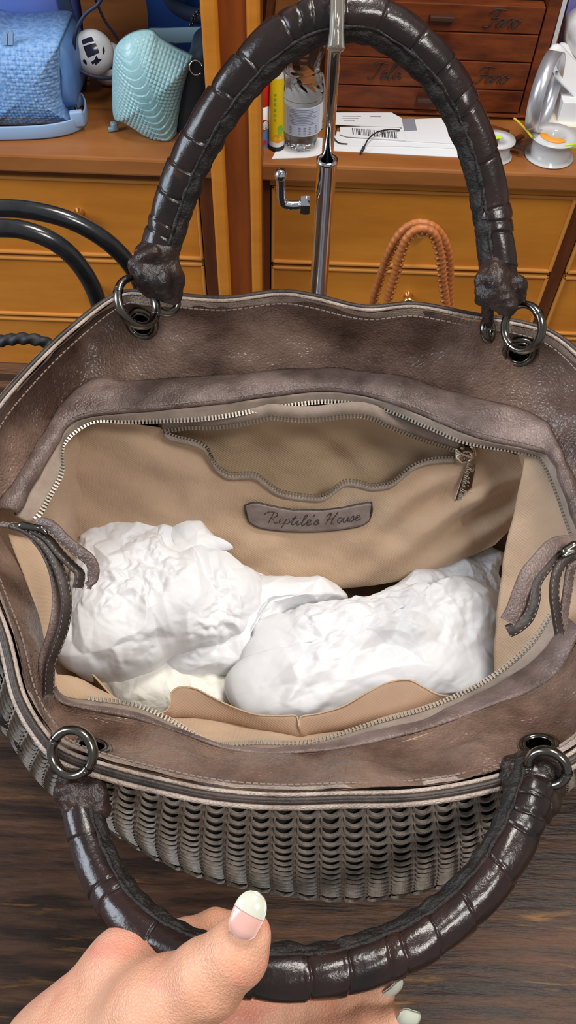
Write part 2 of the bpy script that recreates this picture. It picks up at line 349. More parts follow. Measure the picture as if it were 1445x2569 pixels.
# post
strip(-.131, -.057, ZF, 1.2, YC+.02, .048, 'wood_post', 'post', .001)
strip(-.1315, -.110, ZF, 1.2, YC-.028, .012, 'wood', 'post_moulding', .004)
strip(-.0745, -.0575, ZF, 1.2, YC-.028, .012, 'wood', 'post_moulding', .004)
mesh('partition', *boxg((-.094, YC+.33, .55), (.03, .60, 1.3)), MT['brown_wood'], cb, smooth=False)
mesh('back_panel', *boxg((.1, YC+.645, .55), (2.38, .02, 1.35)), MT['brown_wood'], cb, smooth=False)
mesh('side_panel', *boxg((-1.08, YC+.33, .2), (.03, .62, 1.9)), MT['wood_post'], cb, smooth=False)
mesh('side_panel', *boxg((1.28, YC+.33, .2), (.03, .62, 1.9)), MT['wood_post'], cb, smooth=False)
def drawer(x0, x1, z0, z1, knobx=None):
    yf = YC+.020
    V, Fc = boxg(((x0+x1)/2, yf+.009, (z0+z1)/2), (x1-x0, .018, z1-z0), bev=.002)
    d = mesh('drawer', V, Fc, MT['wood'], cb, smooth=False)
    b = .0055; parts = []
    for c, s in ((((x0+x1)/2, yf-.002, z1-b/2), (x1-x0, .007, b)), (((x0+x1)/2, yf-.002, z0+b/2), (x1-x0, .007, b)),
                 ((x0+b/2, yf-.002, (z0+z1)/2), (b, .007, z1-z0)), ((x1-b/2, yf-.002, (z0+z1)/2), (b, .007, z1-z0))):
        parts.append(boxg(c, s, bev=.0018))
    mesh('bead_moulding', *join(parts), MT['wood_edge'], d, smooth=False)
    kx = (x0+x1)/2 if knobx is None else knobx; kz = (z0+z1)/2+.009
    mesh('knob', *lathe([(0, .024), (.006, .0235), (.0105, .021), (.012, .017), (.010, .012), (.006, .009), (.005, .004), (.009, .0), (.009, -.001)], (kx, yf-.0005, kz+.0), 24, rx(math.pi/2)), MT['brass'], d)
    return d
zL = [PY(200, 458, YC)[2], PY(200, 656, YC)[2], PY(200, 665, YC)[2], PY(200, 838, YC)[2], PY(200, 846, YC)[2]]
rows = [(-.1125, -.257), (-.2635, -.393), (-.3995, -.53), (-.5365, -.70)]
for a, b in rows: drawer(-1.06, -.160, b, a, knobx=-.358)
for a, b in rows: drawer(-.0445, .4355, b, a, knobx=.2003)
for a, b in rows: drawer(.460, 1.26, b, a)
# ================================================================ the open handbag
bag = thing('handbag', 'open taupe leather handbag with woven cut-out front, dark glossy handles and beige lining', 'handbag', (0, .22, 0))
# station: A rim px,py,h | B seam px,py,h | S strip edge | T teeth line
ST = [
 ((300,742,.280),(232,952,.235),(228,1045,.232),(232,1056,.226)),
 ((400,742,.284),(330,955,.234),(330,1034,.230),(330,1056,.223)),
 ((560,753,.285),(520,944,.233),(520,1016,.230),(520,1048,.222)),
 ((700,737,.287),(690,930,.233),(690,993,.230),(690,1020,.222)),
 ((790,748,.286),(850,926,.232),(830,981,.229),(830,1006,.222)),
 ((915,776,.285),(1000,945,.232),(960,1004,.229),(960,1024,.222)),
 ((1040,768,.285),(1120,977,.232),(1090,1054,.228),(1080,1072,.222)),
 ((1180,793,.284),(1240,1010,.232),(1200,1098,.228),(1170,1108,.221)),
 ((1318,817,.280),(1345,1042,.232),(1330,1128,.227),(1330,1136,.219)),
 ((1400,850,.279),(1385,1085,.232),(1385,1150,.226),(1364,1160,.217)),
 ((1480,925,.277),(1428,1180,.230),(1415,1235,.224),(1395,1225,.215)),
 ((1560,1050,.272),(1480,1290,.226),(1450,1330,.222),(1428,1320,.213)),
 ((1600,1230,.268),(1500,1390,.220),(1478,1400,.216),(1455,1395,.211)),
 ((1610,1420,.260),(1500,1500,.214),(1470,1490,.208),(1440,1480,.204)),
 ((1590,1610,.250),(1450,1600,.206),(1415,1565,.200),(1388,1535,.197)),
 ((1530,1780,.238),(1400,1690,.198),(1350,1650,.190),(1330,1620,.187)),
 ((1440,1893,.228),(1325,1738,.192),(1260,1712,.184),(1240,1698,.179)),
 ((1320,1932,.226),(1230,1772,.190),(1160,1764,.182),(1148,1748,.176)),
 ((1170,1971,.225),(1110,1818,.189),(1060,1808,.181),(1050,1786,.174)),
 ((1020,1992,.225),(970,1856,.189),(940,1838,.181),(955,1812,.173)),
 ((860,1996,.225),(830,1882,.189),(790,1874,.181),(790,1862,.172)),
 ((700,2000,.225),(680,1893,.189),(650,1886,.181),(650,1866,.172)),
 ((540,1988,.226),(560,1878,.190),(545,1876,.182),(530,1866,.173)),
 ((400,1960,.228),(450,1840,.191),(435,1832,.184),(430,1812,.175)),
 ((268,1926,.229),(330,1802,.192),(330,1790,.186),(345,1774,.178)),
 ((162,1888,.230),(215,1780,.194),(215,1775,.188),(240,1757,.181)),
 ((110,1840,.232),(140,1752,.197),(146,1744,.191),(150,1738,.186)),
 ((54,1742,.237),(116,1650,.203),(122,1648,.197),(126,1645,.192)),
 ((18,1600,.244),(96,1545,.210),(104,1545,.204),(110,1545,.200)),
 ((-34,1460,.252),(52,1430,.216),(62,1432,.211),(70,1434,.207)),
 ((-75,1320,.258),(0,1340,.222),(14,1340,.218),(24,1342,.214)),
 ((-80,1190,.263),(0,1262,.226),(50,1275,.222),(88,1300,.217)),
 ((-30,1060,.268),(40,1200,.230),(95,1195,.225),(126,1238,.218)),
 ((60,945,.273),(92,1112,.232),(136,1128,.228),(152,1185,.220)),
 ((180,828,.277),(160,1010,.234),(172,1068,.231),(158,1112,.223)),
]
NS = 420
def ring(k, n=NS, dz=0): return cat([P(s[k][0], s[k][1], s[k][2]+dz) for s in ST], n, closed=True)
RA, RB, RS, RT = (ring(k) for k in range(4))
cen = RA.mean(0)*np.array([1, 1, 0])
def outward(R): T = np.roll(R, -1, 0)-np.roll(R, 1, 0); n = np.cross(T, [0, 0, 1.]); n[:, 2] = 0; n /= np.linalg.norm(n, axis=1)[:, None]+1e-12; return -n if ((n*(R-cen)).sum(1) < 0).sum() > len(R)/2 else n
OA = outward(RA); OB = outward(RB)
def blend(A, B, t, bulge=None): return A*(1-t)+B*t+(bulge if bulge is not None else 0)
# --- collar, inside face (rim down to the seam) with folds
def collar():
    nv = 36; ts = np.linspace(0, 1, nv); L = []
    A0 = RA-OA*.002
    for t in ts:
        b = OA*(.009*math.sin(math.pi*t))*np.clip((RA[:, 1:2]-.2)*20, .25, 1); L.append(blend(A0, RB, t, b))
    G = np.stack(L, 1); V = G.reshape(-1, 3); Fc = grid_faces(NS, nv, True, False); N = vnormals(V, Fc)
    env = np.tile(np.sin(np.pi*np.clip(ts*.9+.08, 0, 1))**.7, NS)
    pp = V*np.array([1, 1, .7]); d = snoise(pp, 11, 3)*.0050+snoise(pp, 30, 5)*.0017+np.abs(snoise(pp, 22, 9))*-.002
    V = V+N*(d*env)[:, None]; return G, V, Fc, N
Gc, Vc, Fc_, Nc = collar()
GROM = []   # grommets: centre, axes, radius
def grom(cx, cy, u, v, back=1):
    j = np.argmin(np.linalg.norm(PXY-np.array([cx, cy]), axis=1)); d = DEP[j]
    return circle3(cx, cy, d-.0012, u, v, back), j
def project(V):
    q = np.asarray(V)-CAMP; z = q@_fw; return np.stack([722.5+FPX*(q@_rt)/z, 1284.5-FPX*(q@_up)/z], 1), z
PXY, DEP = project(Vc)
gsp = [((357, 812), (6, 42), (34, -8), 1), ((1303, 882), (-28, 30), (30, 26), -1), ((228, 1878), (50, 6), (-4, 20), 1), ((1352, 1874), (40, 34), (-14, 18), 1)]
G4 = []
for c, u, v, bk in gsp:
    j = np.argmin(np.linalg.norm(PXY-np.array(c), axis=1)); n = norm(Nc[j]); n = n if n@(CAMP-Vc[j]) > 0 else -n
    C = PD(c[0], c[1], DEP[j]-.0008); r_ = .0098
    U = norm(np.cross(n, [0, 0, 1.])); W = np.cross(n, U); G4.append((C, U, W, n, r_))
keep = []
for f in Fc_:
    c = Vc[list(f)].mean(0); keep.append(not any(np.linalg.norm(c-g[0]) < .0068 for g in G4))
mesh('collar', Vc, [f for f, k_ in zip(Fc_, keep) if k_], MT['leather'], bag)
# --- outer body: rim down, belly, base
bel = {16: (1400, 1960), 17: (1310, 2105), 18: (1170, 2183), 19: (1020, 2226), 20: (860, 2238), 21: (700, 2220), 22: (540, 2188), 23: (400, 2138), 24: (285, 2070), 25: (165, 2000), 26: (92, 1925), 27: (40, 1850), 28: (-20, 1800), 14: (1600, 1800), 15: (1500, 1880), 29: (-80, 1700), 30: (-125, 1560), 31: (-140, 1420)}
raw = [P(*s[0]) for s in ST]; Oraw = outward(np.array(raw)); BL = []
for i, s in enumerate(ST):
    BL.append(P(*bel[i], .09) if i in bel else np.array([raw[i][0]+Oraw[i][0]*.010, raw[i][1]+Oraw[i][1]*.010, .09]))
RBel = cat(BL, NS, closed=True); OBel = outward(RBel)
RBase = RBel-OBel*.022; RBase[:, 2] = .004
RO = RA+OA*.0016; RO[:, 2] -= .006
def outer(t):                                        # t 0..1 rim to base
    if t < .72:
        u = t/.72; q = RO*(1-u)+RBel*u; return q+OBel*(.005*math.sin(math.pi*u))+OA*(.019*np.clip((RA[:, 1:2]-.2)*20, 0, 1)*(math.sin(math.pi*min(1, u*1.0))**.35))
    u = (t-.72)/.28; a = u*math.pi/2; return RBase+(RBel-RBase)*np.array([math.cos(a), math.cos(a), 1-math.sin(a)])
nv = 40; L = [outer(t) for t in np.linspace(0, 1, nv)]; Go = np.stack(L, 1)
MT['backing'] = M_('dark_backing', (.035, .028, .024), .8)  # dark backing of the shell, seen between the cut-out scales
Vo = Go.reshape(-1, 3); Fo = grid_faces(NS, nv, True, False)
keep = [not any(np.linalg.norm(Vo[list(f)].mean(0)-g[0]-g[3]*-.004) < .011 for g in G4[:2]) for f in Fo]
base = join([(Vo, [f for f, k_ in zip(Fo, keep) if k_]), (np.vstack([RBase, RBase.mean(0)]), [(i, (i+1) % NS, NS) for i in range(NS)])])
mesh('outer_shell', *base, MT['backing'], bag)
# --- piped rim: three stitched piping lines along the edge
def rim(off, dz, r_, m, nm): 
    p = RA+OA*off; p = p.copy(); p[:, 2] += dz; mesh(nm, *tube(p, r_, 8, up0=(0, 0, 1), closed=True), MT[m], bag)
rim(.0036, -.0022, .0017, 'leather_light', 'rim_piping'); rim(.0012, .0006, .0013, 'leather_dark', 'rim_edge'); rim(-.0010, .0004, .0010, 'leather_light', 'rim_piping')
rim(.0020, .0000, .0014, 'leather_dark', 'rim_edge')
# pale turned edge inside the rim
E0 = RA-OA*.0022; Gt = [RA-OA*.0004]
V2 = []; 
for j, t in enumerate(np.linspace(.0, .16, 6)):
    b = OA*(.009*math.sin(math.pi*t))*np.clip((RA[:, 1:2]-.2)*20, .25, 1); q = blend(RA-OA*.002, RB, t, b); V2.append(q-OA*.0012*(1 if j < 5 else .2)+np.array([0, 0, .0006]))
G2 = np.stack(V2, 1); V2 = G2.reshape(-1, 3); V2 = V2+vnormals(V2, grid_faces(NS, 6, True))*(snoise(V2, 60, 8)*.0004)[:, None]
mesh('rim_facing', V2, grid_faces(NS, 6, True, False), MT['leather_light'], bag)
# --- stitched leather strip under the collar, then tape and teeth
def seg(R, a, b, n=None):                            # stations a..b of a ring
    i0, i1 = int(a/len(ST)*NS), int(b/len(ST)*NS); return np.array([R[i % NS] for i in range(i0, i1+1)])
def ledge(a, b, nm, puff):
    B_, S_, T_ = seg(RB, a, b), seg(RS, a, b), seg(RT, a, b); m = len(B_); nv = 14; G = []
    for t in np.linspace(0, 1, nv):
        lift = puff*math.sin(math.pi*min(1, t*1.0))**.6
        q = B_*(1-t)+S_*t; q = q+np.array([0, 0, 1])*lift*.6-seg(OB, a, b)*lift*.6; G.append(q)
    G = np.stack(G, 1); V = G.reshape(-1, 3); F_ = grid_faces(m, nv); V = V+vnormals(V, F_)*(snoise(V, 45, 12)*.0007)[:, None]
    o = solid(mesh(nm, V, F_, MT['leather_strip'], bag), .0016)
    Gt_ = np.stack([S_*(1-t)+T_*t-np.array([0, 0, .0008]) for t in np.linspace(0, 1.0, 5)], 1)
    solid(mesh('zipper_tape', Gt_.reshape(-1, 3), grid_faces(m, 5), MT['tape'], bag), .0007)
    return S_, T_
ledge(-4.3, 11.8, 'zip_strip', .0042); ledge(13.9, 26.3, 'zip_strip', .0022)
def teeth(path, side, pitch=.0021, L_=.0026, nm='zipper_teeth', par=None):
    p = arc(path, max(4, int(length(path)/pitch))); T = np.gradient(p, axis=0); parts = []
    for i in range(len(p)):
        t = norm(T[i]); s = side[i] if np.ndim(side) > 1 else np.array(side, float); s = norm(s-t*(s@t)); n = np.cross(t, s)
        R_ = np.stack([t, s, n], 1)
        parts.append(boxg(p[i]+s*L_*.1, (pitch*.48, L_, .0016), R_)); parts.append(boxg(p[i]+s*L_*.62, (pitch*.62, L_*.22, .0021), R_))
    return mesh(nm, *join(parts), MT['teeth'], par or bag, smooth=False, kind='stuff')
def inward_of(path): 
    c = np.array([.0, .23, .15]); return np.array([norm((c-q)*np.array([1, 1, 1.3])) for q in path])
for a, b in ((-4.0, 9.6), (9.6, 11.8), (14, 16), (16, 25.2)):
    pth = seg(RT, a, b); pth = arc(pth, max(4, int(length(pth)/.0021))); teeth(pth, inward_of(pth))
# stitching
def stitches(path, nrm, nm='stitching', L_=.0022, gap=.0032, m='thread', par=None, r_=.00032):
    p = arc(path, max(3, int(length(path)/gap))); T = np.gradient(p, axis=0); parts = []
    for i in range(len(p)):
        t = norm(T[i]); n = norm(np.array(nrm)-t*(np.array(nrm)@t)); parts.append(boxg(p[i], (L_, r_*2, r_*1.6), np.stack([t, np.cross(n, t), n], 1)))
    return mesh(nm, *join(parts), MT[m], par or bag, smooth=False, kind='stuff')
SL = seg(RS, -3.4, 11.8)+np.array([0, 0, .0016]); SB = seg(RB, -3.4, 11.8); stitches(SL+(SB-SL)*.10+np.array([0, -.0012, .0012]), (0, -.5, .8))
SL = seg(RS, 14, 26)+np.array([0, 0, .0020]); SB = seg(RB, 14, 26); stitches(SL+(SB-SL)*.15, (0, 0, 1))
stitches((RA-OA*.0062+np.array([0, 0, -.0022])), (0, 0, 1), L_=.0024)
# --- lining
RBl = RB+OB*.003; 
def inner(h, inset): q = RBel-OBel*inset; q = q.copy(); q[:, 2] = h; return q
L = [RBl+np.array([0, 0, .002])]
Lm = inner(.15, .014); L2_ = inner(.08, .012); L3 = inner(.03, .016); L4 = inner(.014, .03)
for t in np.linspace(.15, 1, 8): L.append(RBl*(1-t)+Lm*t)
for t in np.linspace(.15, 1, 6): L.append(Lm*(1-t)+L2_*t)
for t in np.linspace(.3, 1, 4): L.append(L2_*(1-t)+L3*t)
for t in (.5, 1): L.append(L3*(1-t)+L4*t)
c4 = L4.mean(0)
for t in (.3, .7, .999): L.append(L4*(1-t)+c4*t)
Gl = np.stack(L, 1); V = Gl.reshape(-1, 3); Fl = grid_faces(NS, Gl.shape[1], True, False); N = vnormals(V, Fl); V = V+N*(snoise(V, 16, 21)*.0012)[:, None]
keep = [not any(np.linalg.norm(V[list(f)].mean(0)-g[0]) < .012 for g in G4) for f in Fl]
mesh('lining', V, [f for f, k_ in zip(Fl, keep) if k_], MT['lining'], bag)
# back wall pocket panel with its zip opening
def hW(y): return .216-(y-1045)/(1470-1045)*(.216-.085)
def W(x, y, lift=0): 
    p = P(x, y, hW(y)+lift); return p
def ip(x, pts): a = np.array(pts, float); return np.interp(x, a[:, 0], a[:, 1])
lowt = [(410,1080),(425,1090),(445,1097),(470,1102),(495,1110),(515,1122),(525,1140),(537,1162),(560,1183),(580,1190),(610,1189),(640,1191),(665,1208),(700,1232),(740,1241),(790,1246),(820,1241),(850,1218),(870,1207),(900,1210),(930,1218),(960,1216),(985,1210),(1010,1190),(1040,1166),(1080,1152),(1110,1149),(1142,1148)]
upt = [(408,1070),(440,1066),(480,1062),(520,1063),(560,1060),(600,1055),(640,1047),(680,1038),(720,1042),(760,1044),(800,1042),(850,1036),(900,1033),(940,1042),(970,1058),(1000,1070),(1040,1086),(1080,1100),(1120,1112),(1150,1122)]
hem = [(60,1330),(150,1350),(300,1392),(500,1420),(600,1440),(700,1460),(780,1470),(860,1474),(940,1466),(1020,1452),(1100,1424),(1180,1394),(1240,1366),(1285,1320),(1310,1240)]
def pocket_panel():
    xs = np.r_[np.linspace(85, 408, 60), np.linspace(412, 1144, 150), np.linspace(1150, 1316, 34)]; nv = 60; V = []
    topc = [(85,1240),(110,1190),(150,1110),(200,1062),(300,1058),(408,1072)]; topr = [(1150,1120),(1200,1122),(1260,1130),(1316,1146)]
    for x in xs:
        t0 = ip(x, topc) if x < 410 else (ip(x, lowt) if x < 1146 else ip(x, topr)); b0 = ip(x, hem)
        for t in np.linspace(0, 1, nv):
            y = t0+(b0-t0)*t; V.append((x, y, t))
    V = np.array(V); Q = np.array([W(x, y) for x, y, t in V]); tt = V[:, 2]; x, y = V[:, 0], V[:, 1]
    n = norm(np.array([0, -.75, .55])); e = np.sin(np.pi*np.clip(tt, .0, 1))**.6
    s1 = (y-1250-(x-800)*.42); s2 = (y-1300+(x-1000)*.5)
    d = .0070*np.exp(-((s1+60)/28)**2)*np.clip((820-x)/120, 0, 1)-.007*np.exp(-((s1-20)/30)**2)*np.clip((760-x)/200, 0, 1)
    d = d+.0055*np.sin(s2/17.+.01*x)*np.clip((x-900)/200, 0, 1)*np.clip((y-1180)/60, 0, 1)
    d = d+snoise(Q, 18, 31)*.0035+snoise(Q, 45, 33)*.0010
    d = d+.010*np.clip((tt-.35)/.65, 0, 1)**1.5*np.exp(-((x-820)/330.)**2)
    Q = Q+n*(d*np.clip(e+.05, 0, 1)+.0015)[:, None]
    mesh('zip_pocket_panel', Q, grid_faces(len(xs), nv), MT['lining'], bag)
    return Q.reshape(len(xs), nv, 3), xs
QP, XP = pocket_panel(); QPf = QP.reshape(-1, 3); QPX, QPD = project(QPf)
def onpanel(x, y, off=.0008):
    d2 = ((QPX-np.array([x, y]))**2).sum(1); j = np.argsort(d2)[:4]; w_ = 1/(d2[j]+1); return PD(x, y, (QPD[j]*w_).sum()/w_.sum()-off)
# inside of the pocket, behind the opening
xs = np.linspace(395, 1165, 60); V = []
for x in xs:
    for t in np.linspace(0, 1, 16):
        y0 = ip(x, upt)-6; y = y0+(1330-y0)*t; V.append(W(x, y)+np.array([0, .004+.020*math.sin(math.pi*min(1, t*.75))*math.sin(math.pi*np.clip((x-395)/770, 0, 1))**.5, 0]))
V = np.array(V); V[:, 1] += snoise(V, 26, 41)*.0025
mesh('pocket_lining', V, grid_faces(60, 16), MT['lining_dull'], bag)
def curve_px(pts, f, n): c = cat([(a, b, 0) for a, b in pts], n); return np.array([f(a, b) for a, b, _ in c])
lp = curve_px(lowt, lambda a, b: onpanel(a, min(b+1, 2000), .0014), 240); lp = arc(lp, 240)
up_ = curve_px(upt, lambda a, b: W(a, b, .0012)+np.array([0, -.003, 0]), 200); up_ = arc(up_, 200)
def ztape(path, dirn, w_, nm='pocket_tape'):
    G = np.stack([path+np.array(dirn)*w_*t for t in (0, .5, 1)], 1); solid(mesh(nm, G.reshape(-1, 3), grid_faces(len(path), 3), MT['tape'], bag), .0006)
ztape(lp-np.array([0, .0004, 0]), norm((0, -.4, -.9)), .0036); ztape(up_+np.array([0, .0005, 0]), norm((0, .35, .7)), .0085)
teeth(lp, norm((0, .5, .8)), pitch=.00215, L_=.0024, nm='pocket_teeth'); teeth(up_, norm((0, -.4, -.8)), pitch=.00215, L_=.0024, nm='pocket_teeth')
# slider and engraved puller
def onW(x, y, lift): return W(x, y)+norm(CAMP-W(x, y))*lift
sc = onW(1166, 1138, .006)
mesh('zip_slider', *sdfmesh([(onW(1158,1122,.005), onW(1164,1150,.005), .0021, .0021), (onW(1148,1128,.006), onW(1150,1145,.006), .0022, .0024), (onW(1185,1122,.004), onW(1190,1140,.004), .0022, .0018), (onW(1152,1134,.008), onW(1185,1146,.008), .0016, .0014)], .0006, k=.001), MT['nickel'], bag)
mesh('zip_slider', *torus(onW(1168,1146,.0085), norm(_rt), norm(_up*.7-_fw*.5), .0042, .0010, 24, 8), MT['nickel'], bag)
pq = [(1172,1158),(1196,1166),(1176,1264),(1168,1270),(1142,1262),(1140,1254)]
pv = [onW(a, b, .0075-.003*(b-1158)/110) for a, b in pq]; nn = norm(CAMP-pv[0]); pvb = [q-nn*.0012 for q in pv]
Vp = pv+pvb; k_ = len(pv); Fp = [tuple(range(k_))[::-1], tuple(range(k_, 2*k_))]+[(i, (i+1) % k_, (i+1) % k_+k_, i+k_) for i in range(k_)]
pull = mesh('zip_puller', Vp, Fp, MT['nickel'], bag, smooth=False)
bv = pull.modifiers.new('b', 'BEVEL'); bv.width = .0005; bv.segments = 2
# leather name patch
ptop = [(616,1268),(640,1262),(680,1270),(730,1279),(790,1281),(850,1276),(900,1266),(931,1262)]; pbot = [(625,1308),(650,1322),(700,1330),(760,1333),(820,1331),(870,1325),(905,1318),(925,1306)]
tp = cat([(a, b, 0) for a, b in ptop], 60); bp_ = cat([(a, b, 0) for a, b in pbot], 60); nv = 10; V = []
for a, b in zip(tp, bp_):
    for t in np.linspace(0, 1, nv): q = a*(1-t)+b*t; V.append(onpanel(q[0], q[1], .0026+.0004*math.sin(math.pi*t)))
MT['patch'] = M_('patch_leather', (.26, .205, .185), .5, col2=(.18, .135, .12), nscale=90, bump=[('noise', 200, .5, .001)])
solid(mesh('name_patch', V, grid_faces(60, nv), MT['patch'], bag), .0016)
def patch_edge(pts): mesh('patch_edge', *tube(curve_px(pts, lambda a, b: onpanel(a, b, .0024), 60), .0009, 6), MT['leather_dark'], bag)
patch_edge(ptop); patch_edge(pbot+[]); patch_edge([ptop[0], (617,1288), pbot[0]]); patch_edge([ptop[-1], (932,1284), pbot[-1]])
stitches(curve_px([(a, b-6) for a, b in pbot], lambda a, b: onpanel(a, b, .0034), 60), (0, -.6, .8), nm='patch_stitching', gap=.0030, L_=.0018)
# script lettering
GL = {'R': [[(.15,.0),(.3,.95)],[(-.35,.75),(-.1,1.0),(.35,1.02),(.62,.82),(.45,.55),(.22,.5),(.45,.3),(.62,.02),(.8,.1)]], 'e': [[(0,.15),(.3,.32),(.28,.5),(.1,.42),(.08,.12),(.25,.0),(.45,.15)]],
 'p': [[(0,.15),(.18,.48),(.0,-.4)],[(.12,.3),(.32,.5),(.42,.3),(.3,.05),(.12,.08)]], 't': [[(0,.15),(.3,.85),(.14,.1),(.28,.0),(.42,.15)],[(.05,.6),(.42,.63)]], 'i': [[(0,.15),(.18,.45),(.14,.08),(.26,.0),(.38,.15)],[(.24,.66),(.27,.70)]],
 'l': [[(0,.15),(.32,.8),(.24,.98),(.14,.7),(.12,.1),(.24,.0),(.36,.15)]], "'": [[(.1,.95),(.03,.75)]], 's': [[(0,.12),(.22,.5),(.3,.2),(.2,.0),(.02,.06)],[(.25,.04),(.42,.15)]],
 'H': [[(.0,.75),(.2,1.0),(.3,.9),(.1,0)],[(.75,1.02),(.55,.5),(.5,.05),(.7,.02)],[(.12,.45),(.6,.55)]], 'o': [[(.1,.15),(.05,.35),(.22,.5),(.38,.3),(.22,.0),(.08,.12)],[(.36,.38),(.52,.42)]], 'u': [[(0,.45),(.04,.1),(.18,.0),(.36,.45),(.34,.08),(.5,.1)]],
 'a': [[(.36,.42),(.15,.5),(.02,.22),(.14,.0),(.34,.3),(.38,.45),(.36,.08),(.52,.12)]], 'S': [[(.6,.85),(.35,1.0),(.15,.8),(.4,.5),(.42,.15),(.15,.0),(-.05,.15)]], 'T': [[(-.05,.8),(.2,1.0),(.75,.95)],[(.42,.95),(.3,.2),(.1,.0),(-.1,.12)]],
 'F': [[(-.05,.8),(.2,1.0),(.8,.98)],[(.45,.96),(.3,.15),(.1,.0),(-.05,.1)],[(.2,.5),(.6,.54)]], 'r': [[(0,.15),(.14,.5),(.34,.46),(.3,.1),(.42,.05)]]}
WD = {'R': .8, 'H': .85, 'T': .62, 'F': .62, 'S': .6, "'": .2, 'p': .46, 'o': .46, 'u': .46, 'a': .46}
def script(text, fmap, wd, par, name, m, slant=.25):
    x = 0; parts = []
    for ch in text:
        if ch == ' ': x += .4; continue
        for st in GL[ch]:
            c = cat([(a+b*slant+x, b, 0) for a, b in st], max(6, len(st)*4)); pts = np.array([fmap(a, b) for a, b, _ in c]); parts.append(tube(pts, wd, 5))
        x += WD.get(ch, .38)
    return mesh(name, *join(parts), MT[m], par)
MT['emboss'] = M_('embossed_mark', (.045, .032, .028), .6)
TW = 6.75
def fm(a, b):
    x = 668+(a/TW)*236; yb = np.interp(x, [668, 760, 830, 912], [1311, 1318, 1315, 1303]); return onpanel(x, yb-b*27, .0037)
script("Reptile's House", fm, .00048, bag, 'patch_lettering', 'emboss')
ax0 = np.array(onW(1178,1170,.0080)); ax1 = np.array(onW(1152,1258,.0055)); dv = (ax1-ax0); upv = norm(np.cross(dv, norm(CAMP-ax0)))
upv = upv if upv@_rt > 0 else -upv
script("Reptile's House", lambda a, b: ax0+dv*(a/TW)+upv*(b*.0044-.0012)+norm(CAMP-ax0)*.0006, .00028, bag, 'puller_lettering', 'teeth')
# --- gusset folds of lining
def panel(cols, n, m, name, mat, wr=.0012, seed=1, th=.0012):
    C = [arc(cat([P(*q) for q in c], m*2), m) for c in cols]; C = np.stack(C, 0); G = np.stack([cat(C[:, j], n) for j in range(m)], 1)
    V = G.reshape(-1, 3); F_ = grid_faces(n, m); V = V+vnormals(V, F_)*(snoise(V, 28, seed)*wr)[:, None]
    return solid(mesh(name, V, F_, MT[mat], bag), th)
panel([[(1322,1138,.212),(1312,1190,.203),(1288,1280,.185),(1264,1400,.162),(1250,1500,.150),(1243,1600,.14),(1240,1700,.132),(1238,1800,.12)],
       [(1345,1145,.213),(1350,1220,.205),(1345,1320,.188),(1335,1420,.172),(1325,1520,.165),(1310,1620,.158),(1295,1700,.150),(1280,1790,.135)],
       [(1372,1160,.213),(1402,1240,.208),(1432,1330,.202),(1450,1420,.195),(1432,1520,.19),(1385,1600,.182),(1340,1680,.17),(1310,1780,.15)],
       [(1395,1165,.214),(1440,1250,.208),(1475,1340,.204),(1490,1440,.199),(1470,1540,.193),(1420,1620,.186),(1370,1700,.175),(1330,1790,.155)]], 30, 40, 'gusset_lining', 'lining', .0016, 5)
panel([[(20,1340,.208),(48,1420,.202),(85,1530,.194),(100,1620,.188),(112,1700,.182),(120,1770,.176)],
       [(70,1350,.204),(100,1420,.195),(122,1520,.185),(128,1620,.178),(134,1700,.172),(150,1775,.166)],
       [(110,1345,.20),(150,1420,.188),(168,1500,.178),(150,1590,.172),(132,1660,.168),(180,1780,.160)]], 16, 30, 'gusset_lining', 'lining', .001, 6)
# front lining and slip pocket
panel([[(128,1690,.172),(135,1740,.168),(150,1765,.166)],[(190,1700,.165),(210,1735,.166),(235,1768,.170)],[(250,1735,.155),(290,1760,.162),(330,1792,.168)],[(330,1775,.150),(375,1795,.158),(425,1830,.168)],[(425,1800,.148),(470,1825,.156),(530,1880,.168)],[(520,1800,.146),(570,1840,.155),(650,1880,.167)],
       [(640,1822,.144),(690,1850,.154),(740,1880,.167)],[(745,1838,.144),(760,1858,.154),(790,1876,.167)],[(860,1825,.145),(880,1845,.155),(900,1856,.168)],[(950,1798,.147),(980,1810,.157),(1010,1812,.169)],[(1080,1765,.150),(1100,1775,.160),(1110,1782,.171)],[(1180,1735,.153),(1190,1738,.163),(1200,1738,.174)],[(1240,1690,.16),(1250,1700,.165),(1260,1708,.176)]], 60, 14, 'front_lining', 'lining', .0008, 7)
edge = [(232,1692),(300,1762),(360,1790),(412,1786),(427,1765),(430,1738),(452,1724),(490,1728),(530,1748),(580,1772),(640,1792),(700,1796),(742,1796),(750,1822),(756,1798),(800,1790),(860,1772),(920,1738),(975,1712),(1025,1706),(1060,1722),(1100,1742),(1150,1750)]
fold = [(236,1704),(302,1775),(362,1800),(420,1800),(440,1798),(470,1796),(500,1798),(530,1802),(580,1810),(640,1826),(690,1834),(725,1840),(745,1848),(760,1848),(780,1840),(812,1834),(870,1824),(930,1808),(985,1796),(1030,1788),(1065,1780),(1105,1772),(1152,1762)]
cols = [[(a[0], a[1], .158), ((a[0]+b[0])/2, (a[1]+b[1])/2, .155), (b[0], b[1], .150), (b[0], b[1]+8, .140)] for a, b in zip(edge, fold)]
MT['pocket'] = M_('slip_pocket_cloth', (.40, .265, .18), .85, col2=(.34, .225, .155), nscale=30, bump=[('wave', 300, .25, .0004)], spec=.15)
panel(cols, 160, 10, 'slip_pocket', 'pocket', .0004, 8, .0009)
mesh('pocket_hem', *tube(cat([P(a, b, .1585) for a, b in edge], 200), .0005, 6), MT['lining_dull'], bag)
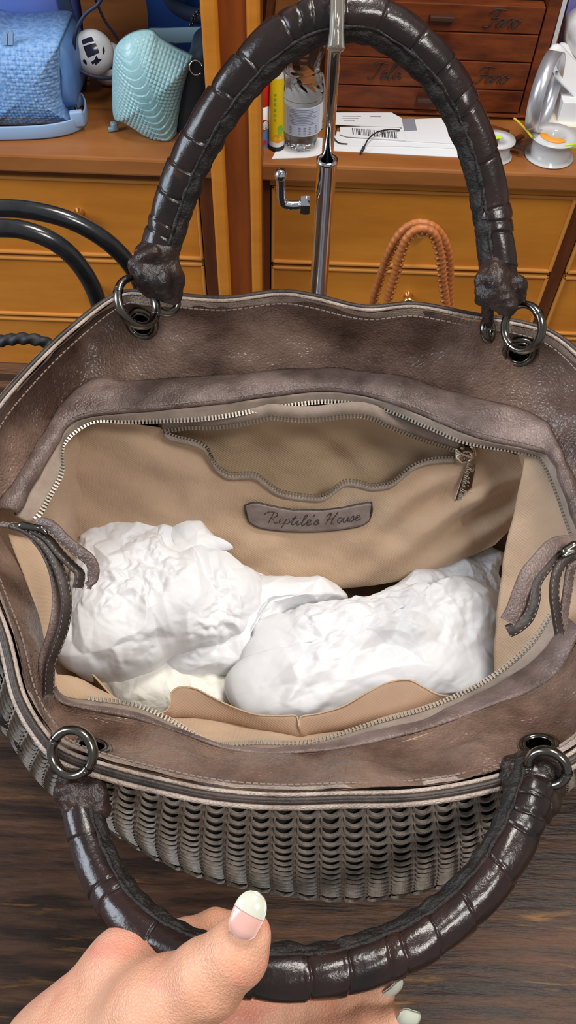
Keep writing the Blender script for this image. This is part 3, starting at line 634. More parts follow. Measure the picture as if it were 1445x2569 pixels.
# ================================================================ bag hardware, cut-out front, handles
for i, (C, U, W_, n, r_) in enumerate(G4):
    g = mesh('grommet', *torus(C+n*.0006, U, W_, .0086, .0017, 44, 10, flat=1), MT['gunmetal'], bag)
    mesh('grommet_rim', *torus(C+n*.0014, U, W_, .0066, .0008, 40, 8), MT['gunmetal'], g)
    tubeV = join([tube(np.array([C-n*.006, C+n*.001]), .0060, 28, cap=False)]); mesh('grommet_sleeve', *tubeV, MT['gunmetal'], g)
RINGS = [((345,758),.415,(7,72),(47,-6),1), ((1312,822),.420,(18,66),(-34,18),1), ((182,1888),.341,(-14,70),(72,-6),-1), ((1374,1926),.338,(24,56),(60,6),-1)]
for (c, d, u, v, bk) in RINGS:
    C, U, W_, r_ = circle3(*c, d, u, v, bk); r0 = mesh('ring', *torus(C, U, W_, r_-.0026, .0027, 64, 12, flat=.8), MT['gunmetal'], bag)
    for a in (1.0, 4.3): mesh('ring_hinge', *torus(C, U, W_, r_-.0026, .0031, 6, 12, flat=.8, a0=a, a1=a+.16), MT['gunmetal'], r0)
# --- handles
def handle(pts, name, seed, inner_side, rad):
    g = np.random.default_rng(seed); p = np.array([PD(*q[:3]) for q in pts]); c = arc(cat(p, 400), 560); L_ = length(c)
    T = np.gradient(c, axis=0); T /= np.linalg.norm(T, axis=1)[:, None]
    s = np.linspace(0, L_, len(c)); bd = [0]; 
    while bd[-1] < L_: bd.append(bd[-1]+g.choice([.007, .015, .018, .021, .024, .017]))
    bd = np.array(bd); k = np.searchsorted(bd, s, side='right')-1; fr = (s-bd[k])/(bd[k+1]-bd[k]); ln = bd[k+1]-bd[k]
    amp = g.uniform(.05, .10, len(bd)); am = amp[k]
    prof = 1+am*(fr-.35)+.030*np.sin(fr*math.pi)-.05*np.exp(-(fr*ln/.0009)**2)
    tw = np.array([s_*0 for s_ in s]); R0 = np.interp(np.linspace(0, 1, len(c)), np.linspace(0, 1, len(rad)), rad)
    mid = c.mean(0)
    def rf(t, th):
        i = int(round(t*(len(c)-1))); sl = .5*np.sin(th+.6*k[i])*.0045; j = np.clip(np.searchsorted(s, s[i]+sl), 0, len(s)-1)
        return prof[j]*(1+.018*np.sin(3*th+k[i]*1.7)+.012*np.sin(7*th+i*.11))
    V, Fc = tube(c, R0, 40, rfun=rf)
    o = mesh(name, V, Fc, MT['croc'], bag)
    # rough sewn band on the inner side
    inn = []
    for i in range(len(c)):
        v = inner_side-c[i]; v = v-T[i]*(v@T[i]); inn.append(norm(v))
    inn = np.array(inn); tocam = np.array([norm((CAMP-q)-T[i]*((CAMP-q)@T[i])) for i, q in enumerate(c)])
    dirn = np.array([norm(a*1.0+b*.38) for a, b in zip(inn, tocam)])
    cc = c+dirn*(R0*.60)[:, None]
    nzv = snoise(cc, 70, seed+1)*.0006
    V, Fc = tube(cc, R0*.60+nzv, 26, rfun=lambda t, th: 1+.05*np.sin(9*th+40*t)+.05*np.sin(5*th-90*t)+.04*math.sin(t*170))
    mesh('seam_band', V, Fc, MT['croc_rough'], o)
    for sd in (-1, 1):
        sidev = np.cross(T, dirn)*sd; e = c+dirn*(R0*.86)[:, None]+sidev*(R0*.58)[:, None]+dirn*(snoise(c, 60, seed+9)*.0006)[:, None]
        mesh('seam_lip', *tube(e[6:-6], .0009+snoise(e[6:-6], 90, 4)*.0003, 8), MT['croc_rough'], o)
    return o, c
hb, cb_ = handle([(392,700,.418),(394,650,.417),(412,585,.413),(440,490,.405),(482,390,.396),(540,285,.386),(610,190,.377),(690,110,.370),(780,55,.366),(870,38,.366),(955,55,.369),(1040,112,.375),(1110,190,.383),(1165,285,.392),(1205,390,.400),(1228,490,.408),(1243,590,.414),(1252,690,.419),(1255,730,.42)],
       'back_handle', 3, PD(850, 700, .41), [.0096,.0098,.0097,.0096,.0098,.0098,.0096,.0093,.0094,.0096])
hf, cf_ = handle([(196,1975,.350),(205,2040,.343),(228,2130,.334),(268,2220,.324),(325,2300,.314),(400,2360,.307),(490,2405,.301),(590,2432,.298),(700,2445,.297),(810,2440,.298),(920,2415,.301),(1030,2370,.305),(1130,2305,.311),(1215,2220,.318),(1275,2130,.326),(1312,2050,.334),(1335,1985,.342),(1345,1940,.348)],
       'front_handle', 5, PD(760, 1900, .36), [.0078,.0082,.0084,.0086,.0088,.0090,.0090,.0088,.0090,.0092,.0096])
def lumps(name, spec, seed, res=.0011, amp=.0009):
    caps = [(PD(*a), PD(*b), ra, rb) for a, b, ra, rb in spec]; V, F_ = sdfmesh(caps, res, k=.0028)
    N = vnormals(V, F_); V = V+N*(snoise(V, 70, seed)*amp+snoise(V, 160, seed+1)*amp*.4)[:, None]; return mesh(name, V, F_, MT['croc_tab'], bag)
lumps('handle_tab', [((392,640,.415),(388,705,.418),.0105,.0095), ((355,640,.411),(348,668,.412),.0042,.0055), ((385,628,.404),(352,652,.408),.0026,.0030), ((350,668,.412),(355,705,.413),.0045,.004), ((365,690,.409),(400,712,.410),.0050,.0055), ((425,640,.412),(436,690,.417),.0050,.0052), ((436,690,.417),(436,742,.424),.0052,.0048), ((405,700,.41),(412,740,.42),.0055,.0045)], 1)
lumps('handle_tab', [((1243,690,.416),(1240,725,.418),.0100,.0085), ((1240,670,.406),(1300,715,.412),.0035,.0042), ((1300,715,.412),(1308,755,.416),.0042,.0032), ((1215,700,.412),(1216,745,.414),.0048,.0042), ((1240,700,.408),(1275,765,.411),.0060,.0055), ((1225,745,.412),(1272,768,.412),.0050,.0050), ((1224,765,.425),(1222,812,.436),.0034,.0030)], 2)
lumps('handle_tab', [((200,1960,.352),(205,2010,.346),.0095,.0102), ((172,1950,.350),(168,1990,.344),.0050,.0060), ((190,1925,.352),(200,1960,.349),.0060,.0065), ((235,1945,.354),(236,2000,.345),.0042,.0048), ((215,1920,.357),(248,1930,.358),.0055,.0048), ((238,1978,.343),(252,2030,.342),.0036,.0045)], 3)
lumps('handle_tab', [((1345,1945,.350),(1342,2010,.342),.0100,.0100), ((1290,1930,.352),(1300,2000,.343),.0062,.0060), ((1325,1915,.352),(1352,1918,.352),.0058,.0062), ((1370,1945,.345),(1385,1985,.344),.0048,.0048), ((1305,1925,.350),(1270,1945,.352),.0050,.0040), ((1352,1925,.345),(1372,1935,.345),.0062,.006)], 4)
for (c, d, u, v, bk) in (((415,752),.432,(4,34),(26,-6),1), ((1224,828),.44,(0,26),(16,0),1)):
    C, U, W_, r_ = circle3(*c, d, u, v, bk); mesh('ring', *torus(C, U, W_, r_, .0022, 40, 10), MT['gunmetal'], bag)
# --- cut-out front: ribs and scallop scales over a dark backing
st0, st1 = 15.2, 31.5
i0, i1 = int(st0/len(ST)*NS), int(st1/len(ST)*NS)
base_s = np.array([Go[i % NS] for i in range(i0, i1+1)])      # stations x rows
OO = np.array([OBel[i % NS] for i in range(i0, i1+1)])
top = base_s[:, 1]; sarc = np.r_[0, np.cumsum(np.linalg.norm(np.diff(base_s[:, 26], axis=0), axis=1))]
def SF(s, v, off):                                             # s metres along, v 0..1 down the shell
    s = np.clip(s, 0, sarc[-1]); f = np.interp(s, sarc, np.arange(len(sarc))); a = int(min(f, len(sarc)-2)); fa = f-a
    r_ = v*(base_s.shape[1]-1); b = int(min(r_, base_s.shape[1]-2)); fb = r_-b
    q = (base_s[a, b]*(1-fa)+base_s[a+1, b]*fa)*(1-fb)+(base_s[a, b+1]*(1-fa)+base_s[a+1, b+1]*fa)*fb
    q2 = base_s[a, min(b+1, 39)]; tdn = norm(base_s[a, min(b+2, 39)]-base_s[a, max(b-1, 0)]); tal = norm(base_s[a+1, b]-base_s[a, b]); n = norm(np.cross(tal, tdn)); o_ = OO[a]
    if n@o_ < 0: n = -n
    return q+n*off
MT['scale'] = M_('grey_taupe_scales', (.33, .28, .235), .6, col2=(.21, .175, .145), nscale=220, nmix=(.35, .65), bump=[('noise', 500, .5, .0008)], spec=.3)
pitch = .0133; ncol = int(sarc[-1]/pitch); v0, v1, dv_ = .0, .80, .052; nrow = int((v1-v0)/dv_)
parts = []
cells = []
for ci in range(ncol+1):
    s0 = ci*pitch
    p = np.array([SF(s0, v, .0016) for v in np.linspace(.0, .83, 40)]); wd = np.array([SF(min(s0+.001, sarc[-1]), v, .0016)-SF(max(s0-.001, 0), v, .0016) for v in np.linspace(.0, .83, 40)])
    parts.append(strap(p, wd, .0031, .0012))
mesh('lattice_rib', *join(parts), MT['scale'], bag, kind='stuff')
def scale_geo(s0, v_):
    a, b = s0+.0009, s0+pitch-.0009; n = 9; V = []
    for lay, of in ((0, .0013), (1, .0024)):
        for j, x in enumerate(np.linspace(0, 1, n)):
            sag = .42*math.sin(math.pi*x)**.8; gp = .64*math.sin(math.pi*x)**.6
            s9 = math.sin(math.pi*x); tp_ = SF(a+(b-a)*x, v_+dv_*(-.45+.88*s9**.55), of+.0006*lay+.0002); bt = SF(a+(b-a)*x, v_+dv_*(.53+.34*s9), of-.0008+.0004*lay); V += [tp_, bt]
    F_ = []
    for j in range(n-1):
        o = j*2; F_.append((o, o+1, o+3, o+2)); o2 = o+2*n; F_.append((o2, o2+2, o2+3, o2+1)); F_.append((o+1, o2+1, o2+3, o+3)); F_.append((o, o+2, o2+2, o2))
    return np.array(V), F_
allc = []
for ci in range(ncol):
    for ri in range(nrow):
        v_ = v0+dv_*(ri+.3); q = SF(ci*pitch+pitch/2, v_, .002); (xy, z) = project([q]); x, y = xy[0]
        a_ = 0
        if -20 < x < 1445 and 1500 < y < 2569:
            q2 = SF(ci*pitch+pitch/2, v_+dv_, .002); a_ = abs(project([q2])[0][0][1]-y)
            n_ = np.cross(SF(ci*pitch+pitch, v_, .002)-SF(ci*pitch, v_, .002), q2-q)
        allc.append((a_, ci*pitch, v_))
allc.sort(key=lambda t: -t[0])
for a_, s0, v_ in allc[:290]:
    V, F_ = scale_geo(s0, v_); o = mesh('leather_scale', V, F_, MT['scale'], bag, smooth=False)
rest = [scale_geo(s0, v_) for a_, s0, v_ in allc[290:]]
if rest: mesh('leather_scales', *join(rest), MT['scale'], bag, smooth=False, kind='stuff')
# side straps woven through the left edge
for (a, b) in (((-10,1640,.20),(40,1745,.188)), ((10,1760,.180),(68,1820,.172)), ((60,1820,.180),(105,1880,.17))):
    p = cat([P(*a), (P(*a)+P(*b))/2+np.array([-.003, -.003, .002]), P(*b)], 14); solid(mesh('side_loop', *strap(p, (0.6, .6, .2), .010, .0025), MT['leather_dark'], bag), .0)
# --- zip end tabs
def tab(pts, w_, t_, wdir, m='leather', n=50, nm='zip_tab'):
    p = cat([PD(*q) for q in pts], n); o = mesh(nm, *strap(p, wdir, w_, t_), MT[m], bag)
    T = np.gradient(p, axis=0)
    for sd in (-1, 1):
        e = []
        for i in range(len(p)):
            W2 = norm(np.array(wdir)-norm(T[i])*(np.array(wdir)@norm(T[i]))); nn_ = np.cross(norm(T[i]), W2); nn_ = nn_ if nn_@(CAMP-p[i]) > 0 else -nn_; e.append(p[i]+W2*sd*w_*.36+nn_*t_*.55)
        stitches(np.array(e), norm(CAMP-p[0]), L_=.0012, gap=.0026, r_=.00020, par=o)
    return o
xz = tuple(norm(_rt*.9+_up*.3))
tab([(0,1316,.385),(45,1322,.382),(85,1345,.379),(120,1390,.377),(142,1450,.376),(146,1520,.377),(134,1585,.378),(115,1640,.380),(112,1680,.382),(116,1740,.386)], .0064, .0022, tuple(norm(_fw*.75+_rt*.65)), 'leather_strip')
tab([(30,1318,.378),(75,1335,.374),(118,1372,.371),(148,1428,.369),(166,1500,.369),(160,1570,.371),(140,1628,.373),(125,1670,.376),(122,1745,.382)], .0052, .0022, tuple(norm(_fw*.55+_rt*.85)), 'leather_dark')
tab([(92,1316,.372),(112,1314,.370),(135,1326,.368),(160,1352,.366),(190,1378,.364),(222,1402,.362),(234,1425,.362),(232,1450,.363),(222,1470,.364)], .0060, .0020, tuple(norm(_up*.7+_rt*.5-_fw*.3)), 'leather_strip')
tab([(80,1330,.374),(118,1350,.372),(150,1388,.370),(182,1420,.368),(200,1440,.367),(196,1474,.368)], .0050, .0020, tuple(norm(_fw*.6+_rt*.6)), 'leather_dark')
mesh('tab_clip', *sdfmesh([(PD(55,1318,.372), PD(104,1326,.370), .0020, .0016), (PD(104,1326,.370), PD(116,1338,.369), .0016, .001)], .0006, k=.001), MT['gunmetal'], bag)
tab([(1445,1362,.388),(1415,1362,.385),(1385,1372,.381),(1352,1408,.377),(1325,1440,.374),(1308,1480,.372),(1290,1530,.371),(1274,1560,.371)], .0078, .0022, tuple(norm(_rt*.8-_up*.6)), 'leather_strip')
tab([(1440,1380,.386),(1400,1390,.382),(1366,1425,.378),(1343,1462,.376),(1340,1500,.374),(1325,1545,.373),(1298,1572,.372),(1274,1584,.372)], .0062, .0022, tuple(norm(_rt*.8-_up*.5)), 'leather_dark')
tab([(1445,1398,.380),(1415,1410,.378),(1396,1440,.377),(1390,1490,.377),(1396,1540,.378),(1404,1590,.380)], .0052, .0022, tuple(norm(_rt*.9+_fw*.3)), 'leather_dark')
tab([(1450,1415,.379),(1432,1430,.378),(1424,1480,.378),(1416,1530,.379),(1408,1592,.381)], .0050, .0020, tuple(norm(_rt*.9+_fw*.3)), 'leather_strip')
mesh('tab_clip', *sdfmesh([(PD(1418,1382,.377), PD(1440,1368,.377), .0022, .0022), (PD(1415,1395,.375), PD(1442,1385,.376), .0012, .0012)], .0006, k=.001), MT['gunmetal'], bag)
# ================================================================ the hand
per = thing('person', 'left hand with long pale nails reaching in to hold the front handle', 'person', tuple(PD(300, 2560, .30)))
D = PD
caps = [ # thumb
 (D(250,2690,.292), D(392,2545,.278), .022, .0165, .004), (D(392,2545,.278), D(520,2455,.268), .0150, .0122, .012), (D(520,2455,.268), D(592,2392,.264), .0122, .0104, .006), (D(592,2392,.264), D(622,2345,.263), .0102, .0080, .005),
 # back of the hand and wrist
 (D(318,2428,.305), D(170,2640,.305), .0138, .020, .014), (D(330,2520,.31), D(150,2720,.31), .020, .024, .016), (D(420,2600,.325), D(260,2740,.32), .018, .022, .016), (D(500,2640,.33), D(330,2800,.33), .016, .022, .014),
 (D(170,2700,.31), D(40,2950,.33), .026, .026, .016), (D(40,2950,.33), D(-120,3450,.36), .026, .031, .016),
 # index finger, curling behind the handle
 (D(318,2428,.305), D(352,2400,.322), .0128, .0105, .010), (D(352,2400,.322), D(460,2362,.334), .0100, .0086, .004), (D(460,2362,.334), D(540,2332,.333), .0086, .0080, .003), (D(540,2332,.333), D(592,2330,.328), .0080, .0070, .003),
 # middle finger, passing under the handle
 (D(420,2600,.325), D(560,2555,.330), .0125, .0100, .010), (D(560,2555,.330), D(740,2545,.331), .0098, .0086, .004), (D(740,2545,.331), D(880,2518,.328), .0086, .0078, .0025), (D(880,2518,.328), D(955,2492,.326), .0076, .0060, .0025),
 # ring finger
 (D(470,2660,.332), D(640,2635,.330), .0125, .0100, .010), (D(640,2635,.330), D(800,2605,.323), .0098, .0086, .004), (D(800,2605,.323), D(920,2578,.318), .0086, .0080, .0025), (D(920,2578,.318), D(985,2566,.316), .0078, .0066, .0025),
 # little finger
 (D(440,2740,.335), D(600,2730,.332), .0115, .0090, .010), (D(600,2730,.332), D(760,2715,.326), .0088, .0076, .003), (D(760,2715,.326), D(860,2705,.322), .0076, .0062, .003)]
V, F_ = sdfmesh(caps, .0011, k=.004)
N = vnormals(V, F_)
def crease(V, c, ax, w_, depth, rad):
    q = V-c; s = q@norm(ax); r_ = np.linalg.norm(q-np.outer(s, norm(ax)), axis=1); return -depth*np.exp(-(s/w_)**2)*(r_ < rad)
thax = D(592,2392,.264)-D(520,2455,.268); d = np.zeros(len(V))
for off, dp in ((0, .0006), (.0022, .00045), (-.0024, .0005), (.0045, .0003), (-.0046, .0003)): d += crease(V, D(548,2428,.262)+norm(thax)*off, thax, .0006, dp, .016)
d += snoise(V, 60, 3)*.00025
V = V+N*d[:, None]
hd = mesh('hand', V, F_, MT['skin'], per)
sm = hd.modifiers.new('s', 'SMOOTH'); sm.factor = .5; sm.iterations = 2
def nail(base, tip, wdir, w_, nrm, name='nail', bedf=.5):
    base, tip = np.array(base), np.array(tip); L_ = tip-base; wv = norm(np.array(wdir)-norm(L_)*(np.array(wdir)@norm(L_))); n = norm(np.cross(norm(L_), wv)); n = n if n@np.array(nrm) > 0 else -n
    nu, nv_ = 22, 15
    def build(t0, t1, th, lift):
        V = []
        for t in np.linspace(t0, t1, nu):
            ww = w_*(1-max(0, (t-.55)/.45)**2.4)**.5 if t > .55 else w_*(1-.10*(.55-t)/.55)*(1 if t > .24 else math.sqrt(max(.04, 1-((.24-t)/.25)**2)))
            for a in np.linspace(-1, 1, nv_): V.append(base+L_*t+wv*a*ww*.5+n*(w_*.17*(1-a*a)*min(1, ww/w_*1.1)+lift+.0010*math.sin(math.pi*t)))
        V = np.array(V); m = len(V); F1 = grid_faces(nu, nv_); V2 = V-n*th
        F2 = [tuple(i+m for i in f[::-1]) for f in F1]; bd = [i*nv_ for i in range(nu)]+[(nu-1)*nv_+j for j in range(1, nv_)]+[i*nv_+nv_-1 for i in range(nu-2, -1, -1)]+[j for j in range(nv_-2, 0, -1)]
        F3 = [(bd[i], bd[(i+1) % len(bd)], bd[(i+1) % len(bd)]+m, bd[i]+m) for i in range(len(bd))]
        return np.vstack([V, V2]), F1+F2+F3
    o = mesh(name, *build(0, .999, .0006, 0), MT['nail'], per)
    if bedf: mesh('nail_bed', *build(.0, bedf, .0005, .00012), MT['nail_bed'], o)
    return o
tc_ = norm(CAMP-D(620,2330,.26))
nail(D(597,2352,.2530)+tc_*0, D(648,2238,.2560), _rt*.85+_up*.35, .0108, tc_, bedf=.56)
nail(D(962,2500,.3225), D(1010,2458,.3235), _rt*.3-_up*.9+_fw*.7, .0078, _rt*.6+_up*.3-_fw*.5, bedf=0)
nail(D(1000,2545,.3105), D(1052,2562,.3125), _rt*.25-_up*1.0+_fw*.3, .0090, _rt*.7+_up*.4-_fw*.4, bedf=0)
# ================================================================ tissue paper wads in the bag
def wad(outl, h_edge, h_top, h_bot, seed, label, m='paper', amp=.004, f0=32, pw=.5, n=420, ns=110, cshift=(0, 0), group=None, slope=0.0):
    o2 = cat([(a, b, 0) for a, b in outl], n, closed=True); E = np.array([P(a, b, h_edge+slope*(a-700)/700.) for a, b, _ in o2]); C = E.mean(0)+np.array([cshift[0], cshift[1], 0])
    V = []; 
    S = np.linspace(0, 1, ns)**.8
    for s in S: V.append(np.column_stack([C[:2]+(E[:, :2]-C[:2])*s, E[:, 2]+(h_top-E[:, 2].mean())*(max(0, 1-s**2.6))**pw]))
    sb = S[::-1][1::2]
    for s in sb: V.append(np.column_stack([C[:2]+(E[:, :2]-C[:2])*(s*.96+.0), E[:, 2]-(E[:, 2]-h_bot)*(max(0, 1-s**3))**.5]))
    G = np.stack(V, 1); mm = G.shape[1]; V = G.reshape(-1, 3); F_ = grid_faces(n, mm, True, False); N = vnormals(V, F_)
    c1 = .62/f0; msk = np.clip(.5+snoise(V, 14, seed), .12, 1); d = facet(V, c1, seed)*amp*1.1+facet(V, c1*.45, seed+7)*amp*.55*msk+facet(V, c1*.2, seed+9)*amp*.22*msk
    env = np.tile(np.r_[1-.75*S**10, np.full(len(sb), .3)], n)
    V = V+N*(d*env)[:, None]
    t = thing('tissue_wad', label, 'tissue paper', tuple(np.array([C[0], C[1], h_bot])), group); mesh('crumpled_sheet', V, F_, MT[m], t, smooth=True)
    return t
G_ = 'white tissue paper stuffing the bag'
wad([(240,1700),(300,1688),(420,1660),(510,1660),(575,1680),(600,1720),(575,1790),(500,1812),(420,1812),(330,1790),(275,1745)], .075, .095, .02, 4, 'creamy tissue bundle lowest at the front left, half under the others', 'paper_pale', amp=.0025, group=G_)
wad([(560,1440),(680,1452),(800,1466),(848,1480),(872,1510),(840,1522),(790,1535),(730,1560),(690,1600),(620,1650),(600,1690),(540,1700),(430,1690),(420,1560)], .085, .115, .02, 6, 'white tissue bundle in the middle with its edge reaching the dark gap under the pocket', amp=.004, group=G_)
wad([(192,1370),(255,1325),(330,1302),(420,1293),(445,1330),(455,1385),(560,1410),(640,1440),(668,1480),(662,1530),(635,1570),(600,1600),(540,1625),(440,1640),(380,1670),(300,1692),(210,1690),(160,1668),(132,1625),(140,1560),(165,1500),(175,1430)], .105, .142, .03, 3, 'large crumpled white tissue wad filling the left end of the bag', amp=.0060, f0=30, group=G_)
wad([(425,1300),(460,1292),(492,1283),(513,1296),(522,1325),(545,1352),(580,1370),(577,1378),(520,1386),(490,1398),(455,1402),(432,1360)], .128, .136, .118, 9, 'thin pointed flap of white tissue sticking up beside the leather name patch', amp=.0025, f0=40, group=G_)
wad([(930,1512),(975,1475),(1030,1445),(1090,1420),(1145,1408),(1200,1378),(1245,1384),(1262,1400),(1252,1440),(1266,1470),(1255,1530),(1200,1545),(1080,1535),(985,1530)], .098, .108, .05, 12, 'crumpled greyish tissue sheet at the back right under the pocket panel', amp=.0060, f0=34, group=G_, cshift=(0, .0))
wad([(628,1588),(650,1572),(700,1556),(770,1538),(850,1520),(935,1505),(1010,1488),(1090,1482),(1140,1480),(1160,1455),(1205,1468),(1248,1495),(1256,1540),(1248,1640),(1252,1720),(1210,1765),(1100,1775),(1000,1785),(900,1815),(760,1830),(640,1815),(585,1775),(563,1722),(578,1692),(596,1686),(606,1650),(626,1612)], .098, .126, .02, 15, 'long white tissue bundle filling the right half of the bag', amp=.0050, f0=26, group=G_)
# ================================================================ things on the counter and behind the bag
ZC = zt
def prism_px(outl, h, th, f=None):                    # flat piece lying on height h, outline seen at pixels
    top = [P(a, b, h+th) for a, b in outl]; bot = [q-np.array([0, 0, th]) for q in top]; k = len(top)
    return np.array(top+bot), [tuple(range(k)), tuple(range(2*k-1, k-1, -1))]+[(i, i+k, (i+1) % k+k, (i+1) % k) for i in range(k)]
def upright(outl, Y, dep, tilt=0):                    # upright slab: outline seen at pixels in the plane y = Y
    fr = [PY(a, b, Y) for a, b in outl]; bk = [q+np.array([0, dep, 0]) for q in fr]; k = len(fr)
    return np.array(fr+bk), [tuple(range(k))[::-1], tuple(range(k, 2*k))]+[(i, (i+1) % k, (i+1) % k+k, i+k) for i in range(k)]
def pillow(outl, Y, dep, bulge, n=200, ns=50, disp=None, slope=(0, 0)):
    o2 = cat([(a, b, 0) for a, b in outl], n, closed=True); E = np.array([PY(a, b, Y+slope[0]*(a-outl[0][0])+slope[1]*(b-outl[0][1])) for a, b, _ in o2]); C = E.mean(0); L = []
    S = np.linspace(0, 1, ns)**.7
    for s in S: q = C+(E-C)*s; q[:, 1] -= bulge*(1-s**2.5); L.append(q)
    L.append(E+np.array([0, dep, 0])); L.append(C+(E-C)*.5+np.array([0, dep, 0])); L.append(np.tile(C+np.array([0, dep, 0]), (n, 1)))
    G = np.stack(L, 1); V = G.reshape(-1, 3); F_ = grid_faces(n, G.shape[1], True, False)
    if disp is not None:
        N = vnormals(V, F_); d = disp(V); m = np.tile(np.r_[1-S**14, 0, 0, 0], n); V = V+N*(d*m)[:, None]*(-1 if N[5, 1] > 0 else 1)
    return V, F_
def nm_(o, label, cat_, group=None): return setp(o, label, cat_, group)
# stand with hook
sx, sy = .0165, .46
t = thing('display_stand', 'chrome display stand whose clear-sleeved hook holds up the back handle', 'display stand', (sx, sy, 0))
zc = PY(812, 398, sy)[2]
mesh('base', *lathe([(0, .006), (.040, .006), (.044, .003), (.044, .0005), (0, .0005)], (sx, sy, 0), 40), MT['chrome'], t)
mesh('outer_tube', *lathe([(.0001, .004), (.0064, .004), (.0064, zc-.003), (.0067, zc-.003), (.0067, zc), (.0042, zc), (.0042, zc-.004)], (sx, sy, 0), 32), MT['chrome'], t)
ztop = .455
mesh('inner_rod', *lathe([(.0001, zc-.01), (.0036, zc-.01), (.0036, ztop), (.0001, ztop+.002)], (sx, sy, 0), 24), MT['chrome'], t)
hk = cat([(sx, sy, ztop-.01), (sx, sy, ztop+.01), (sx, sy-.008, ztop+.03), (sx+.0005, sy-.028, ztop+.034), (sx+.001, sy-.05, ztop+.026), PD(846, 5, .352), PD(845, 80, .353), PD(842, 118, .357)], 60)
hh = mesh('hook', *tube(hk, .0026, 12), MT['chrome'], t)
sl = cat([PD(846, -60, .350), PD(846, 5, .350), PD(845, 60, .351), PD(842, 132, .355)], 40)
MT['sleeve'] = M_('smoky_sleeve', (.30, .27, .22), .12, trans=.6, ior=1.35)
mesh('hook_sleeve', *tube(sl, np.r_[np.full(30, .0034), np.linspace(.0034, .0042, 8), .0036, .002], 14), MT['sleeve'], hh)
zk = PY(775, 515, sy)[2]; xk = [PY(x, 515, sy)[0] for x in (695, 745, 760, 779)]
br = cat([(xk[3]-.001, sy, zk), (xk[1]+.004, sy, zk), (xk[0]+.009, sy-.001, zk), (xk[0]+.0045, sy-.001, zk+.0015), (xk[0]+.0028, sy-.001, zk+.006), (xk[0]+.0024, sy-.001, zk+.015), (PY(704, 440, sy)[0], sy-.001, PY(704, 440, sy)[2])], 50)
cl = mesh('clamp_screw', *tube(br, .0030, 14), MT['chrome'], t)
mesh('screw_tip', *lathe([(0, .0045), (.003, .004), (.0040, .0015), (.0038, -.001), (.003, -.002)], tuple(br[-1]), 20), MT['chrome'], cl)
mesh('nut', *lathe([(.002, -.003), (.0062, -.003), (.0066, 0), (.0062, .003), (.002, .003)], (xk[2]+.0015, sy, zk), 6, ry(math.pi/2)), MT['chrome'], cl, smooth=False)
parts = [torus(np.array([xk[1]+.0015+i*.0012, sy, zk]), np.array([0, 1., 0]), np.array([0, 0, 1.]), .0030, .0004, 20, 6) for i in range(5)]
mesh('screw_thread', *join(parts), MT['chrome'], cl)
# tan bag with two laced handles
t = thing('handbag', 'tan bag behind the display stand, only its laced looped handles showing before the drawer knob', 'handbag', (.165, .545, 0))
mesh('body', *boxg((.165, .545, .032), (.17, .05, .058), bev=.012), MT['tan'], t)
def yb_(pts, Y): return np.array([PY(a, b, Y) for a, b in pts])
h1 = arc(cat(yb_([(935,800),(938,745),(955,690),(975,635),(1000,590),(1030,565),(1062,560),(1095,575),(1118,610),(1128,660),(1128,720),(1130,790),(1132,830)], .548), 200), 260)
h2 = arc(cat(yb_([(962,810),(975,740),(990,690),(1003,640),(1018,602),(1042,578),(1068,575),(1092,592),(1105,640),(1110,690),(1118,750),(1125,810)], .528), 200), 260)
for hp in (h1, h2): hp[:2, 2] = np.minimum(hp[:2, 2], .058); hp[-2:, 2] = np.minimum(hp[-2:, 2], .058)
def laced(p, par, big):
    o = mesh('handle', *tube(p, .0034, 12, up0=(0, 1, 0), rfun=lambda u, th: 1+.05*math.sin(u*2*math.pi*46)), MT['tan'], par)
    q = arc(p, 62); T = np.gradient(q, axis=0); parts = []
    for i in range(len(q)):
        tt = norm(T[i]); side = norm(np.cross(tt, [0, 1., 0])); c = q[i]-side*.0018+np.array([0, -.0014, 0])
        parts.append(boxg(c, (.0018, .0052, .0030), np.stack([tt, norm(side*.9+np.array([0, .5, 0])), np.cross(tt, norm(side*.9+np.array([0, .5, 0])))], 1)))
    mesh('lacing', *join(parts), MT['tan'], o, kind='stuff')
laced(h1, t, 1); laced(h2, t, 0)
# black bag, left
t = thing('handbag', 'glossy black bag on the left with two smooth round handles arching up', 'handbag', (-.15, .485, 0))
mesh('body', *boxg((-.145, .497, .041), (.085, .05, .080), bev=.012), MT['black'], t)
for pts, Y in (([(-260,640),(-200,560),(-100,528),(0,522),(90,530),(180,555),(260,600),(318,655),(350,710),(372,790),(385,860)], .52), ([(-240,700),(-160,610),(-80,580),(0,572),(70,580),(140,610),(195,660),(232,720),(252,780),(262,850)], .495)):
    p = arc(cat(yb_(pts, Y), 120), 160); mesh('handle', *tube(p, .0068, 20, up0=(0, 1, 0)), MT['black'], t)
t = thing('handbag', 'small black bag at the far left whose braided handle peeks above the rim', 'handbag', (-.17, .43, 0))
mesh('body', *boxg((-.165, .432, .036), (.05, .024, .070), bev=.008), MT['blackmat'], t)
p = arc(cat(yb_([(-150,980),(-90,900),(-30,865),(20,853),(70,850),(115,860),(150,885),(165,960)], .425), 100), 200)
mesh('handle', *tube(p, .0042, 16, up0=(0, 1, 0), rfun=lambda u, th: 1+.13*np.sin(th*2+u*120)), MT['blackmat'], t)
